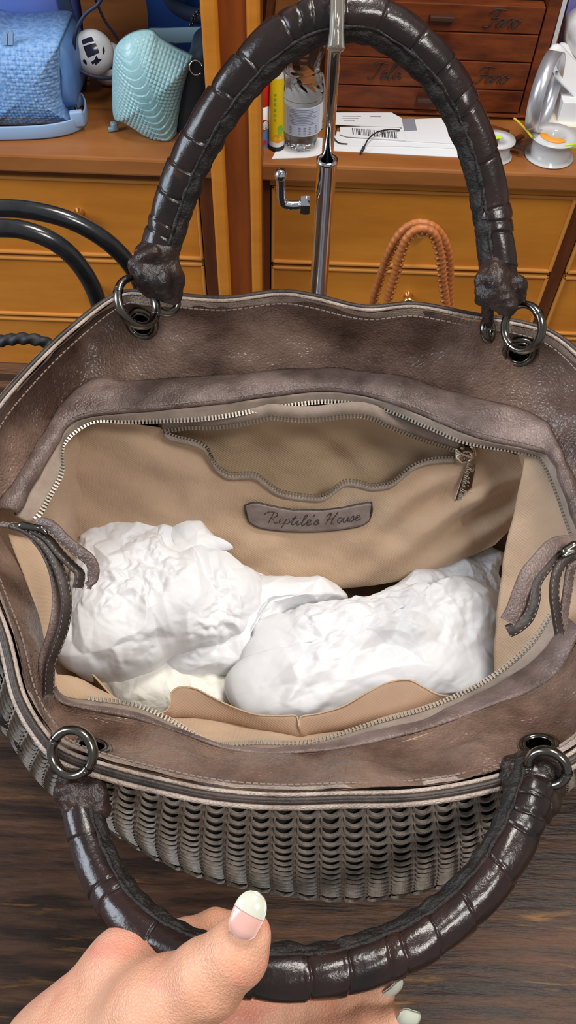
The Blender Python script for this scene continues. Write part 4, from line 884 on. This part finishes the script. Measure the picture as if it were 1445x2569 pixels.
# ---------------------------------------------------------------- left shelf
def weave(V): a, b = V[:, 0], V[:, 2]; i, j = np.floor(a*190).astype(int), np.floor(b*190).astype(int); h = ((i*7919+j*104729) % 97)/97.; return (.0004+.0013*h)*np.abs(np.sin(a*190*math.pi)*np.sin(b*190*math.pi))**.5+snoise(V, 14, 4)*.0006
def gcy(x, y): return P(x, y, ZC)[1]
t = thing('handbag', 'woven light blue bag lying at the left end of the counter', 'handbag', (-.42, 1.2, ZC))
V, F_ = pillow([(-60,118),(0,112),(70,108),(140,107),(148,125),(150,180),(153,240),(165,290),(170,306),(90,312),(0,314),(-70,316)], 1.155, .10, .020, 380, 110, weave); V[:, 2] = np.maximum(V[:, 2], ZC+.001); mesh('woven_front', V, F_, MT['blueweave'], t)
V, F_ = pillow([(140,112),(165,128),(182,165),(190,210),(192,258),(176,268),(155,262),(150,220),(147,160)], 1.165, .09, .012, 120, 20); V[:, 2] = np.maximum(V[:, 2], ZC+.001); mesh('gusset', V, F_, MT['blue'], t)
for dx in (0, 14): mesh('loop', *upright([(6+dx,113),(6+dx,86),(12+dx,78),(18+dx,86),(18+dx,113)], 1.150, .008), MT['bluelight'], t, smooth=False)
sp = cat([P(a, b, ZC+.010) for a, b in [(-60,338),(0,338),(90,335),(150,328),(190,316),(213,298),(216,270),(205,252),(190,262)]], 90); sp[:, 2] = ZC+.012
mesh('shoulder_strap', *strap(sp, (0, 0, 1), .020, .003), MT['bluelight'], t)
V, F_ = boxg(P(196, 290, ZC+.02)+np.array([0, -.008, .0]), (.020, .010, .024), rz(.3), bev=.003); mesh('strap_keeper', V, F_, MT['bluelight'], t)
t = thing('handbag', 'indigo blue flap bag standing behind the woven light blue bag', 'handbag', (-.45, 1.33, ZC))
V, F_ = pillow([(-80,-150),(100,-140),(160,-40),(186,60),(192,170),(180,260),(-80,250)], 1.31, .06, .02, 160, 30); V[:, 2] = np.maximum(V[:, 2], ZC+.001); mesh('body', V, F_, MT['indigo'], t)
V, F_ = pillow([(-80,-160),(60,-150),(140,-40),(157,38),(145,72),(90,80),(30,92),(-80,100)], 1.28, .012, .012, 160, 30); MT['flap'] = M_('periwinkle_flap', (.10, .18, .50), .6, col2=(.14, .17, .52), nscale=8, spec=.3); mesh('flap', V, F_, MT['flap'], t)
t = thing('shoulder_strap', 'dark navy strap hanging beside the indigo bag', 'strap', (-.35, 1.29, ZC))
p = cat(yb_([(140,-90),(160,0),(180,60),(196,110),(205,170),(200,240),(190,300)], 1.272), 50); p[-3:, 2] = np.maximum(p[-3:, 2], ZC+.005); mesh('band', *strap(p, (1, 0, .2), .018, .003), MT['navy'], t)
p = cat(yb_([(260,-40),(250,5),(215,35),(192,75),(186,120),(192,165),(215,185),(260,196),(300,190)], 1.20), 60); o = mesh('leather_cord', *tube(p, .0026, 10), MT['navy'], None); nm_(o, 'thin dark cord looping in front of the patterned ball', 'cord')
p = cat(yb_([(240,0),(262,50),(290,90),(310,130)], 1.33), 30); o = mesh('leather_cord', *tube(p, .0022, 8), MT['navy'], None); nm_(o, 'thin dark cord slanting down behind the teal scaled bag', 'cord')
p = cat([(a[0], a[1], max(a[2], ZC+.02)) for a in yb_([(188,205),(230,203),(270,206),(300,212)], 1.30)], 30); o = mesh('shoulder_strap', *strap(p, (0, 0, 1), .018, .003), MT['slate'], None); nm_(o, 'slate blue strap lying below the patterned ball', 'strap')
# patterned balls
def ball(cx, cy, Y, rp, label, seed):
    c = PY(cx, cy, Y); r_ = rp*np.linalg.norm(c-CAMP)/FPX*.93; t = thing('ornament_ball', label, 'ornament', tuple(c-np.array([0, 0, r_])), 'white and navy patterned balls')
    pr = [(r_*math.sin(a), -r_*math.cos(a)) for a in np.linspace(0.01, math.pi-.01, 24)]; o = mesh('ball', *lathe(pr, c, 40), MT['porcelain'], t)
    vd = norm(CAMP-c); ux = norm(np.cross([0, 0, 1.], vd)); uy = np.cross(vd, ux)
    def patch(pl, nm='navy_patch', m='navyglaze'):
        poly = [norm(vd+ux*a+uy*b) for a, b in pl]; cc = norm(sum(poly)); L = []; k = len(poly); dense = []
        for i in range(k):
            for s_ in np.linspace(0, 1, 6, endpoint=False): dense.append(norm(poly[i]*(1-s_)+poly[(i+1) % k]*s_))
        V = [cc]; F2 = []; n = len(dense)
        for ring_ in (.5, 1.0): V += [norm(cc*(1-ring_)+d_*ring_) for d_ in dense]
        F2 += [(0, 1+i, 1+(i+1) % n) for i in range(n)]+[(1+i, 1+n+i, 1+n+(i+1) % n, 1+(i+1) % n) for i in range(n)]
        mesh(nm, np.array(V)*(r_*1.006)+c, F2, MT[m], o)
    if seed == 0:
        patch([(-.62,.75),(.08,.85),(.15,.52),(-.50,.42)]); patch([(-.48,.32),(.2,.42),(.3,-.02),(-.32,-.22)])
        patch([(-.20,-.42),(.0,-.30),(.12,-.12),(.2,-.3),(.42,-.32),(.2,-.48),(.0,-.62),(-.02,-.48),(-.15,-.58)]); patch([(-.75,-.4),(-.6,-.28),(-.45,-.35),(-.5,-.6),(-.65,-.58)]); patch([(.5,.1),(.7,.3),(.66,.0),(.5,-.15)])
    else: patch([(-.2,.5),(.3,.4),(.4,-.2),(-.1,-.3)]); patch([(-.8,.3),(-.5,.4),(-.5,0),(-.8,-.1)])
    return t
ball(234, 132, 1.24, 46, 'white ball with navy squares and leaves between the blue and teal bags', 0)
b2 = ball(272, 160, 1.30, 44, 'second patterned ball half hidden behind the front one', 1)
# teal scaled bag
t = thing('handbag', 'teal snakeskin flap bag standing tilted beside the dividing post', 'handbag', (-.24, 1.2, ZC))
outp = [(283,160),(290,120),(312,95),(345,80),(380,79),(402,98),(440,122),(475,138),(483,146),(474,175),(458,230),(448,290),(442,340),(438,372),(415,371),(385,358),(345,330),(310,308),(286,296),(281,240)]
def scales(V):
    a = (V[:, 0]*.94+V[:, 2]*.34); b = (V[:, 2]*.94-V[:, 0]*.34); ca = a[0]; q = np.abs(np.sin(a*420+b*420)*np.sin(a*420-b*420))**.45
    cx = PY(375, 220, 1.15); ac = a-(cx[0]*.94+cx[2]*.34); bel_ = np.exp(-(ac/.017)**4); rowz = (b*95+np.cos(ac*70)*1.3) % 1.0; return .0023*(q*(1-bel_)+bel_*(rowz**.6))
V, F_ = pillow(outp, 1.150, .006, .036, 420, 150, scales, slope=(0, 0)); V[:, 2] = np.maximum(V[:, 2], ZC+.0015); mesh('scaled_flap', V, F_, MT['python'], t)
V, F_ = pillow([(470,165),(510,150),(520,240),(500,330),(470,372),(445,366),(448,300),(456,240)], 1.16, .10, .006, 100, 16); V[:, 2] = np.maximum(V[:, 2], ZC+.0015); mesh('side', V, F_, MT['slate'], t)
mesh('body', *boxg(((PY(300,200,1.17)[0]+PY(450,200,1.17)[0])/2, 1.205, ZC+.05), (.075, .070, .097), bev=.01), MT['slate'], t)
V, F_ = torus(PY(492, 170, 1.135), np.array([1, 0, 0.]), np.array([0, .3, .95]), .009, .0012, 24, 8, a0=.3, a1=5.5); mesh('clip', V, F_, MT['nickel'], t)
o = mesh('cord_stopper', *join([boxg(P(287, 316, ZC+.008), (.010, .010, .012), rz(.5), bev=.002), boxg(P(280, 324, ZC+.004), (.010, .006, .006), rz(.2), bev=.001)]), MT['greyblue'], None); nm_(o, 'small grey cord stopper on the counter beside the teal bag', 'cord stopper')
t = thing('handbag', 'cobalt blue bag at the back of the shelf behind the teal bag', 'handbag', (-.22, 1.5, ZC))
V, F_ = pillow([(374,-120),(560,-120),(560,150),(520,180),(372,180),(372,60)], 1.42, .07, .015, 120, 24); V[:, 2] = np.maximum(V[:, 2], ZC+.001); mesh('body', V, F_, MT['cobalt'], t)
p = cat(yb_([(410,-60),(425,-5),(450,22),(490,38),(540,40)], 1.38), 40); mesh('handle', *tube(p, .011, 14), MT['navy'], t)
o = mesh('grey_strap', *strap(cat(yb_([(376,90),(420,90),(470,88),(530,86)], 1.34), 20), (0, .2, 1), .022, .006), MT['greyblue'], None); nm_(o, 'flat grey blue strap stretched in front of the cobalt bag', 'strap')
ch = cat(yb_([(505,20),(492,35),(482,55),(478,75)], 1.345), 12); o = mesh('key_chain', *join([torus(q, norm([1, .3, (i % 2)*1.]), norm([0, 1-(i % 2), 1.]), .0036, .0009, 14, 6) for i, q in enumerate(ch)]), MT['gunmetal'], None); nm_(o, 'short dark chain hanging before the cobalt bag', 'chain')
# ---------------------------------------------------------------- right counter
def col_at(px_, py_): q = P(px_, py_, ZC); return q
def zat(px_, py_, Y): return PY(px_, py_, Y)[2]
# spray can
Yc_ = 1.143; cx = PY(648, 330, Yc_)[0]; t = thing('spray_can', 'white and blue spray can with red cap beside the post', 'spray can', (cx, Yc_, ZC)); r_ = .0225
zz = lambda y: zat(665, y, Yc_-.02)
mesh('can', *lathe([(0, ZC), (r_*.97, ZC), (r_, ZC+.004), (r_, zz(262)), (0, zz(262))], (cx, Yc_, 0), 48), MT['white'], t)
def wrapband(c, r_, z0, z1, a0, a1, m, nm, par, n=24): 
    V = []; 
    for a in np.linspace(a0, a1, n):
        for z in (z0, z1): V.append((c[0]+r_*math.sin(a), c[1]-r_*math.cos(a), z))
    return mesh(nm, V, [f[::-1] for f in grid_faces(n, 2)], MT[m], par)
wrapband((cx, Yc_), r_*1.006, zz(392), zz(318), -1.5, 1.5, 'bluep', 'blue_band', t)
mesh('cap', *lathe([(r_*1.0, zz(270)), (r_*1.01, zz(268)), (r_*.98, zz(215)), (r_*.88, zz(195)), (r_*.6, zz(186)), (0, zz(183))], (cx, Yc_, 0), 48), MT['red'], t)
V = []; n = 40
for i in range(n): a = 2*math.pi*i/n; V.append((math.cos(a)*.95, math.sin(a)))
def oncan(u, z): return (cx+r_*1.012*math.sin(u), Yc_-r_*1.012*math.cos(u), z)
zc_ = (zz(299)+zz(331))/2; hz = abs(zz(299)-zz(331))/2
Vd = [oncan(.25, zc_)]+[oncan(.25+a*.62, zc_+b*hz) for a, b in V]; mesh('red_oval', Vd, [(0, 1+i, 1+(i+1) % n) for i in range(n)], MT['red'], t)
Vd = [oncan(.48, zz(358))]+[oncan(.48+a*.16, zz(358)+b*hz*.42) for a, b in V]; mesh('red_dot', Vd, [(0, 1+i, 1+(i+1) % n) for i in range(n)], MT['red'], t)
def textmesh(s, size, fmap, m, par, nm='lettering', bold=.0):
    cu = bpy.data.curves.new('t', 'FONT'); cu.body = s; cu.size = 1.0; cu.offset = bold; cu.resolution_u = 3; o = bpy.data.objects.new('t', cu); COL.objects.link(o)
    dg = bpy.context.evaluated_depsgraph_get(); me = bpy.data.meshes.new_from_object(o.evaluated_get(dg)); V = np.array([v.co[:] for v in me.vertices]); F_ = [tuple(p.vertices) for p in me.polygons]
    bpy.data.objects.remove(o); V2 = [fmap(v[0]*size, v[1]*size) for v in V]; return mesh(nm, V2, F_, MT[m], par, smooth=False)
textmesh('utan', .021, lambda a, b: (cx+r_*1.02*math.sin(-.38+a/r_), Yc_-r_*1.02*math.cos(-.38+a/r_), zc_-.0055+b), 'white', t, bold=.03)
# yellow tube
Yt = 1.125; tx = PY(694, 340, Yt)[0]; t = thing('squeeze_tube', 'yellow squeeze tube with orange print standing on its black cap', 'tube', (tx, Yt, ZC)); rr = .0118
zq = lambda y: zat(694, y, Yt-.01); lv = [(zq(366), 1, 1), (zq(340), 1.0, 1), (zq(250), .95, .75), (zq(205), .85, .45), (zq(172), .62, .2), (zq(158), .55, .08)]
def tubeband(a, b, m, nm, par, e=1.0):
    V = []; zs = np.linspace(a, b, 12); 
    for z in zs:
        zl = [l[0] for l in lv]; sx_ = np.interp(z, zl, [l[1] for l in lv]); sy_ = np.interp(z, zl, [l[2] for l in lv])
        for j in range(28): an = 2*math.pi*j/28; V.append((tx+rr*e*sx_*math.cos(an), Yt+rr*e*sy_*math.sin(an), z))
    return mesh(nm, V, [f[::-1] for f in grid_faces(12, 28, False, True)], MT[m], par)
tubeband(zq(366), zq(203), 'yellow', 'tube_body', t); tubeband(zq(203), zq(158), 'cream', 'tube_end', t)
tubeband(zq(368), zq(356), 'white', 'white_band', t, 1.01)
def ontube(u, z, e=1.02): sy_ = np.interp(z, [l[0] for l in lv], [l[2] for l in lv]); return (tx+rr*e*math.sin(u), Yt-rr*e*sy_*math.cos(u), z)
Vd = [ontube(.2, zq(348))]+[ontube(.2+a*.7, zq(347)+b*.0065) for a, b in V]; mesh('orange_print', Vd, [(0, 1+i, 1+(i+1) % n) for i in range(n)], MT['orangep'], t)
Vd = [ontube(.5, zq(326))]+[ontube(.5+a*.4, zq(326)+b*.0075, 1.03) for a, b in V]; mesh('green_print', Vd, [(0, 1+i, 1+(i+1) % n) for i in range(n)], MT['green'], t)
for i, yy in enumerate((300, 288, 276, 262, 250, 240)): mesh('print_line', *boxg(ontube(-.15, zq(yy), 1.03), (.003, .0003, .0035)), MT['green'], t, smooth=False)
mesh('cap', *lathe([(0, ZC+.0005), (rr*.98, ZC+.0005), (rr*1.0, ZC+.002), (rr*1.0, zq(368)), (rr*.8, zq(367))], (tx, Yt, 0), 32), MT['blackmat'], t)
# plastic bottle
Yb = 1.135; bx = PY(757, 300, Yb)[0]; t = thing('water_bottle', 'clear plastic water bottle with pale blue label behind the chrome rod', 'bottle', (bx, Yb, ZC))
zb_ = lambda y: zat(757, y, Yb-.02); s_ = np.linalg.norm(PY(757, 300, Yb)-CAMP)/FPX*.93
prof = [(0, ZC+.004), (20, ZC+.001), (33, ZC+.001), (38, ZC+.006), (40, zb_(360)), (46, zb_(335)), (47.5, zb_(330)), (47.5, zb_(258)), (48.5, zb_(252)), (48.5, zb_(240)), (45, zb_(215)), (38.5, zb_(195)), (36.5, zb_(182)), (39, zb_(168)), (45, zb_(148)), (48.5, zb_(125)), (46.5, zb_(104)), (38, zb_(82)), (26, zb_(62)), (15, zb_(45)), (13.5, zb_(30)), (0, zb_(30))]
pr = cat([(a*s_, b, 0) for a, b in prof], 150)[:, :2]; pr[:, 0] = np.maximum(pr[:, 0], 0)
V, F_ = lathe([tuple(q) for q in pr], (0, 0, 0), 72); an = np.arctan2(V[:, 1], V[:, 0]); rad_ = np.hypot(V[:, 0], V[:, 1]); z = V[:, 2]
sw = np.clip((z-zb_(240))/(zb_(205)-zb_(240)), 0, 1); sw = np.sin(sw*math.pi)
petal = np.clip((zb_(345)-z)/(zb_(345)-ZC), 0, 1); f = 1+.03*sw*np.sin(an*16+z*500)-.14*petal*(np.cos(an*5)**4)
V[:, 0] *= f; V[:, 1] *= f; mesh('bottle_body', V+np.array([bx, Yb, 0]), F_, MT['pet'], t)
wrapband((bx, Yb), 49.3*s_, zb_(334), zb_(262), -math.pi, math.pi, 'white', 'label', t, 60); lb = wrapband((bx, Yb), 49.6*s_, zb_(331), zb_(264), -.75, 1.0, 'labelblue', 'label_text_panel', t, 24)
g_ = np.random.default_rng(2)
for k, yy in enumerate(list(range(268, 306, 4))+[312, 316, 320, 324, 328]):
    a0 = -.62+(.12 if k % 3 == 0 else 0); a1 = g_.uniform(.45, .85)
    if yy < 308: wrapband((bx, Yb), 49.8*s_, zb_(yy+1.1), zb_(yy-.6), a0, a1, 'greyink', 'print_line', lb, 10)
    else:
        for q in (-.6, -.15, .1, .35, .7): wrapband((bx, Yb), 49.8*s_, zb_(yy+1.0), zb_(yy-.8), q, q+.12, 'greyink', 'print_line', lb, 4)
mesh('cap', *lathe([(0, zb_(14)), (15*s_, zb_(15)), (15.5*s_, zb_(18)), (15.5*s_, zb_(32)), (0, zb_(32))], (bx, Yb, 0), 30), MT['bluep'], t)
# plastic bag behind the bottle
cr = Crumple(5, 30)
V, F_ = pillow([(655,400),(650,300),(655,180),(668,130),(700,115),(715,150),(722,230),(760,240),(800,200),(815,215),(818,320),(812,370),(760,372),(700,380)], 1.19, .02, .02, 160, 30, lambda V: cr(V)*.006); V[:, 2] = np.maximum(V[:, 2], ZC+.001)
o = mesh('plastic_bag', V, F_, MT['film'], None); nm_(o, 'crinkled clear plastic bag behind the water bottle', 'plastic bag')
o = mesh('paper_slip', *upright([(655,170),(690,132),(692,148),(668,185),(655,185)], 1.17, .004), MT['bluep'], None, smooth=False); nm_(o, 'blue piece of packaging above the red cap', 'packaging')
# chest of drawers
yc = 1.235; xl, xr = PY(812, 200, yc)[0], PY(1352, 200, yc)[0]; t = thing('chest_of_drawers', 'small old reddish wooden chest with four drawers and handwritten lettering', 'chest', ((xl+xr)/2, yc+.1, ZC))
zl_ = [PY(1100, y, yc)[2] for y in (279, 222, 151, 80, 8)]
xr = PY(1322, 280, yc)[0]+.004; ztp = zl_[4]+.10
mesh('side_panel', *boxg((xl+.008, yc+.12, (ZC+ztp)/2+.003), (.016, .24, ztp-ZC-.006), bev=.001), MT['chest'], t, smooth=False)
mesh('side_panel', *boxg((xr-.006, yc+.12, (ZC+ztp)/2+.003), (.018, .24, ztp-ZC-.006), bev=.001), MT['chest'], t, smooth=False)
mesh('carcass', *boxg(((xl+xr)/2, yc+.135, (ZC+ztp)/2+.003), (xr-xl-.03, .21, ztp-ZC-.008)), MT['brown_wood'], t, smooth=False)
mesh('base_moulding', *boxg(((xl+xr)/2, yc+.004, ZC+.002+(zl_[0]-ZC)/2), (xr-xl, .02, zl_[0]-ZC-.006), bev=.002), MT['chest'], t, smooth=False)
for i in range(4):
    z0, z1 = zl_[i]+.0008, zl_[i+1]-.0008; dr = mesh('drawer', *boxg(((xl+xr)/2, yc+.012, (z0+z1)/2), (xr-xl-.034, .022, z1-z0), bev=.0012), MT['chest'], t, smooth=False)
    zh = (z0+z1)/2+.002; hx = PY(1090, 150, yc)[0]; mesh('drawer_handle', *join([boxg((hx, yc-.004, zh), (.036, .012, .006), bev=.0015), boxg((hx, yc-.002, zh-.004), (.030, .008, .003))]), MT['brown_wood'], dr, smooth=False)
    if i in (1, 3):
        for wd_, xx in ((('Tela', 925), ('Faro', 1190)) if i == 1 else (('Seta', 925), ('Faro', 1215))):
            x0 = PY(xx, 190 if i == 1 else 50, yc)[0]; script(wd_, lambda a, b, x0=x0, zh=zh: np.array([x0+a*.026, yc-.0003, zh-.012+b*.024]), .0008, dr, 'lettering', 'ink', .35)
mesh('drawer_front_edge', *boxg(((xl+xr)/2, yc+.03, zl_[4]+.055), (xr-xl-.034, .02, .075), bev=.001), MT['chest'], t, smooth=False)
# letters and envelopes
def sheet(outl, k, m='white', th=.0008): return prism_px(outl, ZC+k*.0011+.0002, th)
L_ = [('letter', 'sheet of paper under the bottle and tube beside the post', [(682,398),(700,365),(800,345),(838,350),(836,382),(770,395)], 0),
 ('envelope', 'bottom letter of the pile nearest the counter edge', [(836,378),(838,340),(1160,352),(1165,395)], 0),
 ('envelope', 'long white envelope in the middle of the pile', [(838,365),(845,330),(1150,340),(1150,372),(1000,366)], 1.2),
 ('envelope', 'large white envelope with grey stamp block', [(905,305),(1120,295),(1150,360),(990,352),(900,345)], 2.4),
 ('envelope', 'white envelope with a barcode', [(853,318),(1000,316),(1020,352),(870,342),(853,337)], 3.6),
 ('envelope', 'top folded letter with faint print', [(840,282),(982,282),(1008,296),(1010,319),(880,314),(840,312)], 4.9)]
for nmn, lab, ol, k in L_:
    o = mesh(nmn, *sheet(ol, k), MT['white'], None, smooth=False); nm_(o, lab, 'letter' if nmn == 'letter' else 'envelope', 'letters on the counter')
    if 'barcode' in lab:
        g_ = np.random.default_rng(5); xx = 883; bars = []
        while xx < 995: w_ = g_.choice([1, 1.6, 2.6]); s2 = (xx-883)*.10; bars.append(prism_px([(xx,321+s2*.9),(xx+w_,321+s2*.9),(xx+w_+2,337+s2),(xx+2,337+s2)], ZC+(k+.8)*.0011+.0002, .0001)); xx += w_+g_.choice([1.2, 2.2, 3])
        mesh('barcode', *join(bars), MT['ink'], o, smooth=False, kind='stuff')
    if 'stamp' in lab: mesh('stamp_block', *prism_px([(1008,298),(1040,297),(1046,327),(1014,329)], ZC+(k+.8)*.0011+.0002, .0001), MT['greyink'], o, smooth=False)
    if 'faint' in lab:
        for (a, b, c_) in ((858,290,905), (858,295,900), (928,291,955), (862,300,890)): mesh('print_line', *prism_px([(a,b),(c_,b+.6),(c_+1,b+2.4),(a+1,b+2)], ZC+(k+.8)*.0011+.0002, .0001), MT['greyink'], o, smooth=False)
p = cat([P(a, b, ZC+.008+h) for a, b, h in [(1003,326,0), (975,325,.002), (945,332,.004), (925,348,.003), (915,366,.001), (904,386,-.005)]], 40); p[:, 2] = np.maximum(p[:, 2], ZC+.003)
o = mesh('cord', *tube(p, np.r_[np.full(33, .0011), np.linspace(.0025, .0020, 5), .0014, .0014], 8), MT['blackmat'], None); nm_(o, 'thin black knotted cord draped over the envelopes', 'cord')
p = cat([P(a, b, ZC+.004) for a, b in [(836,300),(846,312),(842,330),(838,345),(850,358),(872,361)]], 30); o = mesh('cord', *tube(p, .0009, 6), MT['blackmat'], None); nm_(o, 'thin dark thread curling beside the chrome rod', 'cord')
# spools
def spool(px_, py_, rp, hp, label, orange=False):
    c = P(px_, py_, ZC); k_ = np.linalg.norm(c-CAMP)/FPX*.9; r1 = rp*k_; h = hp; t = thing('thread_spool', label, 'spool', (c[0], c[1], ZC), 'clear spools on the counter')
    mesh('spool_body', *lathe([(r1*.35, .001), (r1, .001), (r1, .0025), (r1*.80, .0035), (r1*.80, h-.0035), (r1*.98, h-.0025), (r1*.98, h-.001), (r1*.35, h-.001), (r1*.35, .001)], (c[0], c[1], ZC), 48), MT['spool'], t)
    mesh('wound_thread', *lathe([(r1*.36, .004), (r1*.78, .004), (r1*.78, h-.004), (r1*.36, h-.004)], (c[0], c[1], ZC), 40), MT['white'], t)
    mesh('neon_label', *boxg((c[0]+r1*(.55 if orange else -.2), c[1]-r1*(.75 if orange else -.1), ZC+h+(-.002 if orange else 0)), (.022, .010 if not orange else .002, .0006 if not orange else .006), rz(.25), bev=0), MT['neon'], t, smooth=False)
    if orange: 
        V, F_ = lathe([(r1*.3, h-.0008), (r1*.62, h-.0008), (r1*.62, h), (r1*.3, h)], (c[0], c[1], ZC), 40); sel = [f for f in F_ if V[list(f)].mean(0)[1] < c[1]+.002 and V[list(f)].mean(0)[0] < c[0]+.01]; mesh('orange_label', V, sel, MT['orangep'], t)
    return t
spool(1376, 392, 58, .034, 'large clear spool with an orange inner label and neon sticker', True)
spool(1238, 392, 44, .028, 'smaller clear spool half hidden by the back handle', False)
p = cat([P(a, b, ZC+h) for a, b, h in [(1290,297,.035), (1305,310,.036), (1322,328,.036), (1336,346,.034)]], 24); o = mesh('cord', *tube(p, .0016, 8), MT['yellowcord'], None); nm_(o, 'short yellow cord sticking up from the large spool', 'cord')
g_ = np.random.default_rng(8)
for i, (a, b, l) in enumerate([(1235,335,.03), (1262,345,.035), (1290,352,.04), (1280,366,.03), (1250,330,.03), (1300,368,.02), (1240,320,.05)]):
    c = P(a, b, ZC+.004+.002*i); o = mesh('hide_scrap', *boxg(c, (l, .009, .003), rz(g_.uniform(-1, 1))@ry(g_.uniform(-.1, .1)), bev=.001), MT['leather_dark'] if i % 2 else MT['chest'], None, smooth=False); nm_(o, 'small leather scrap in the heap between chest and spools, '+['leftmost, front','centre front','right of centre','nearest the large spool','back left','rightmost, short','longest, furthest back'][i], 'scrap', 'scraps between chest and spools')
# label tape ring, folder, papers at the right
c = P(1368, 230, ZC+.055); c = PY(1368, 228, 1.16)
Cx, U, W_, r_ = circle3(1368, 232, project([c])[1][0], (-34, 84), (26, 14), 1)
o = thing('tape_roll', 'silver ring of printed tape leaning against the white papers', 'tape roll', tuple(Cx-np.array([0, 0, r_]))); n3 = np.cross(U, W_)
V = []; 
for a in np.linspace(0, 2*math.pi, 60, endpoint=False):
    for rr_, w_ in ((1, -.5), (1, .5), (.93, .5), (.93, -.5)): V.append(Cx+(U*math.cos(a)+W_*math.sin(a))*r_*rr_+n3*w_*.020)
mesh('band', V, grid_faces(60, 4, True, True), MT['silver'], o)
t = thing('folder', 'white edged folder leaning beside the wooden chest', 'folder', tuple(P(1350, 300, ZC)))
mesh('cover', *upright([(1428,-60),(1440,-60),(1352,270),(1338,290)], 1.27, .03), MT['white'], t, smooth=False)
mesh('cover', *upright([(1415,-60),(1427,-60),(1338,288),(1330,288)], 1.275, .02), MT['blackmat'], t, smooth=False)
o = mesh('card', *upright([(1445,-70),(1500,-70),(1470,100),(1440,180),(1410,260),(1365,270),(1375,220)], 1.34, .01), MT['lilac'], None, smooth=False); nm_(o, 'lilac card leaning behind the white edged folder', 'card')
V, F_ = pillow([(1430,60),(1520,40),(1530,220),(1440,240),(1420,170)], 1.30, .03, .02, 120, 24, lambda V: Crumple(9, 18)(V)*.006); o = mesh('plastic_bag', V, F_, MT['paper'], None); nm_(o, 'pale crumpled wrapping at the right edge above the papers', 'wrapping')
for (pts, nm2) in (([(1380,162),(1395,150),(1420,175),(1450,205),(1480,240)], 'a'), ([(1398,160),(1408,145),(1430,165),(1455,195),(1490,235)], 'b')):
    p = cat(yb_(pts, 1.215 if nm2 == 'a' else 1.275), 30); o = mesh('napkin', *strap(p, (.2, .9, .5), .05, .004), MT['white'], None); nm_(o, 'folded white cloth flap above the tape ring, '+('front layer' if nm2 == 'a' else 'rear layer'), 'cloth')
def blockpx(x0, x1, ytop, ybot, Y, dep, m, lab):
    q0, q1 = PY(x0, ybot, Y), PY(x1, ytop, Y); V, F_ = boxg(((q0[0]+q1[0])/2, Y+dep/2, (q0[2]+q1[2])/2), (abs(q1[0]-q0[0]), dep, abs(q1[2]-q0[2])), bev=.001); o = mesh('paper_stack', V, F_, MT[m], None, smooth=False); nm_(o, lab, 'papers')
q = P(1400, 362, ZC); blockpx(1362, 1560, 322, 358, q[1], .12, 'cream', 'cream box at the right edge, lowest of the stack')
blockpx(1394, 1560, 262, 320, q[1]+.012, .10, 'white', 'white box on top of the cream one at the right edge')
for o in list(bpy.data.objects):
    if o.type == 'MESH' and o.parent is None and o.get('kind') is None and not o.get('label'): o['label'] = o.name.replace('_', ' ')
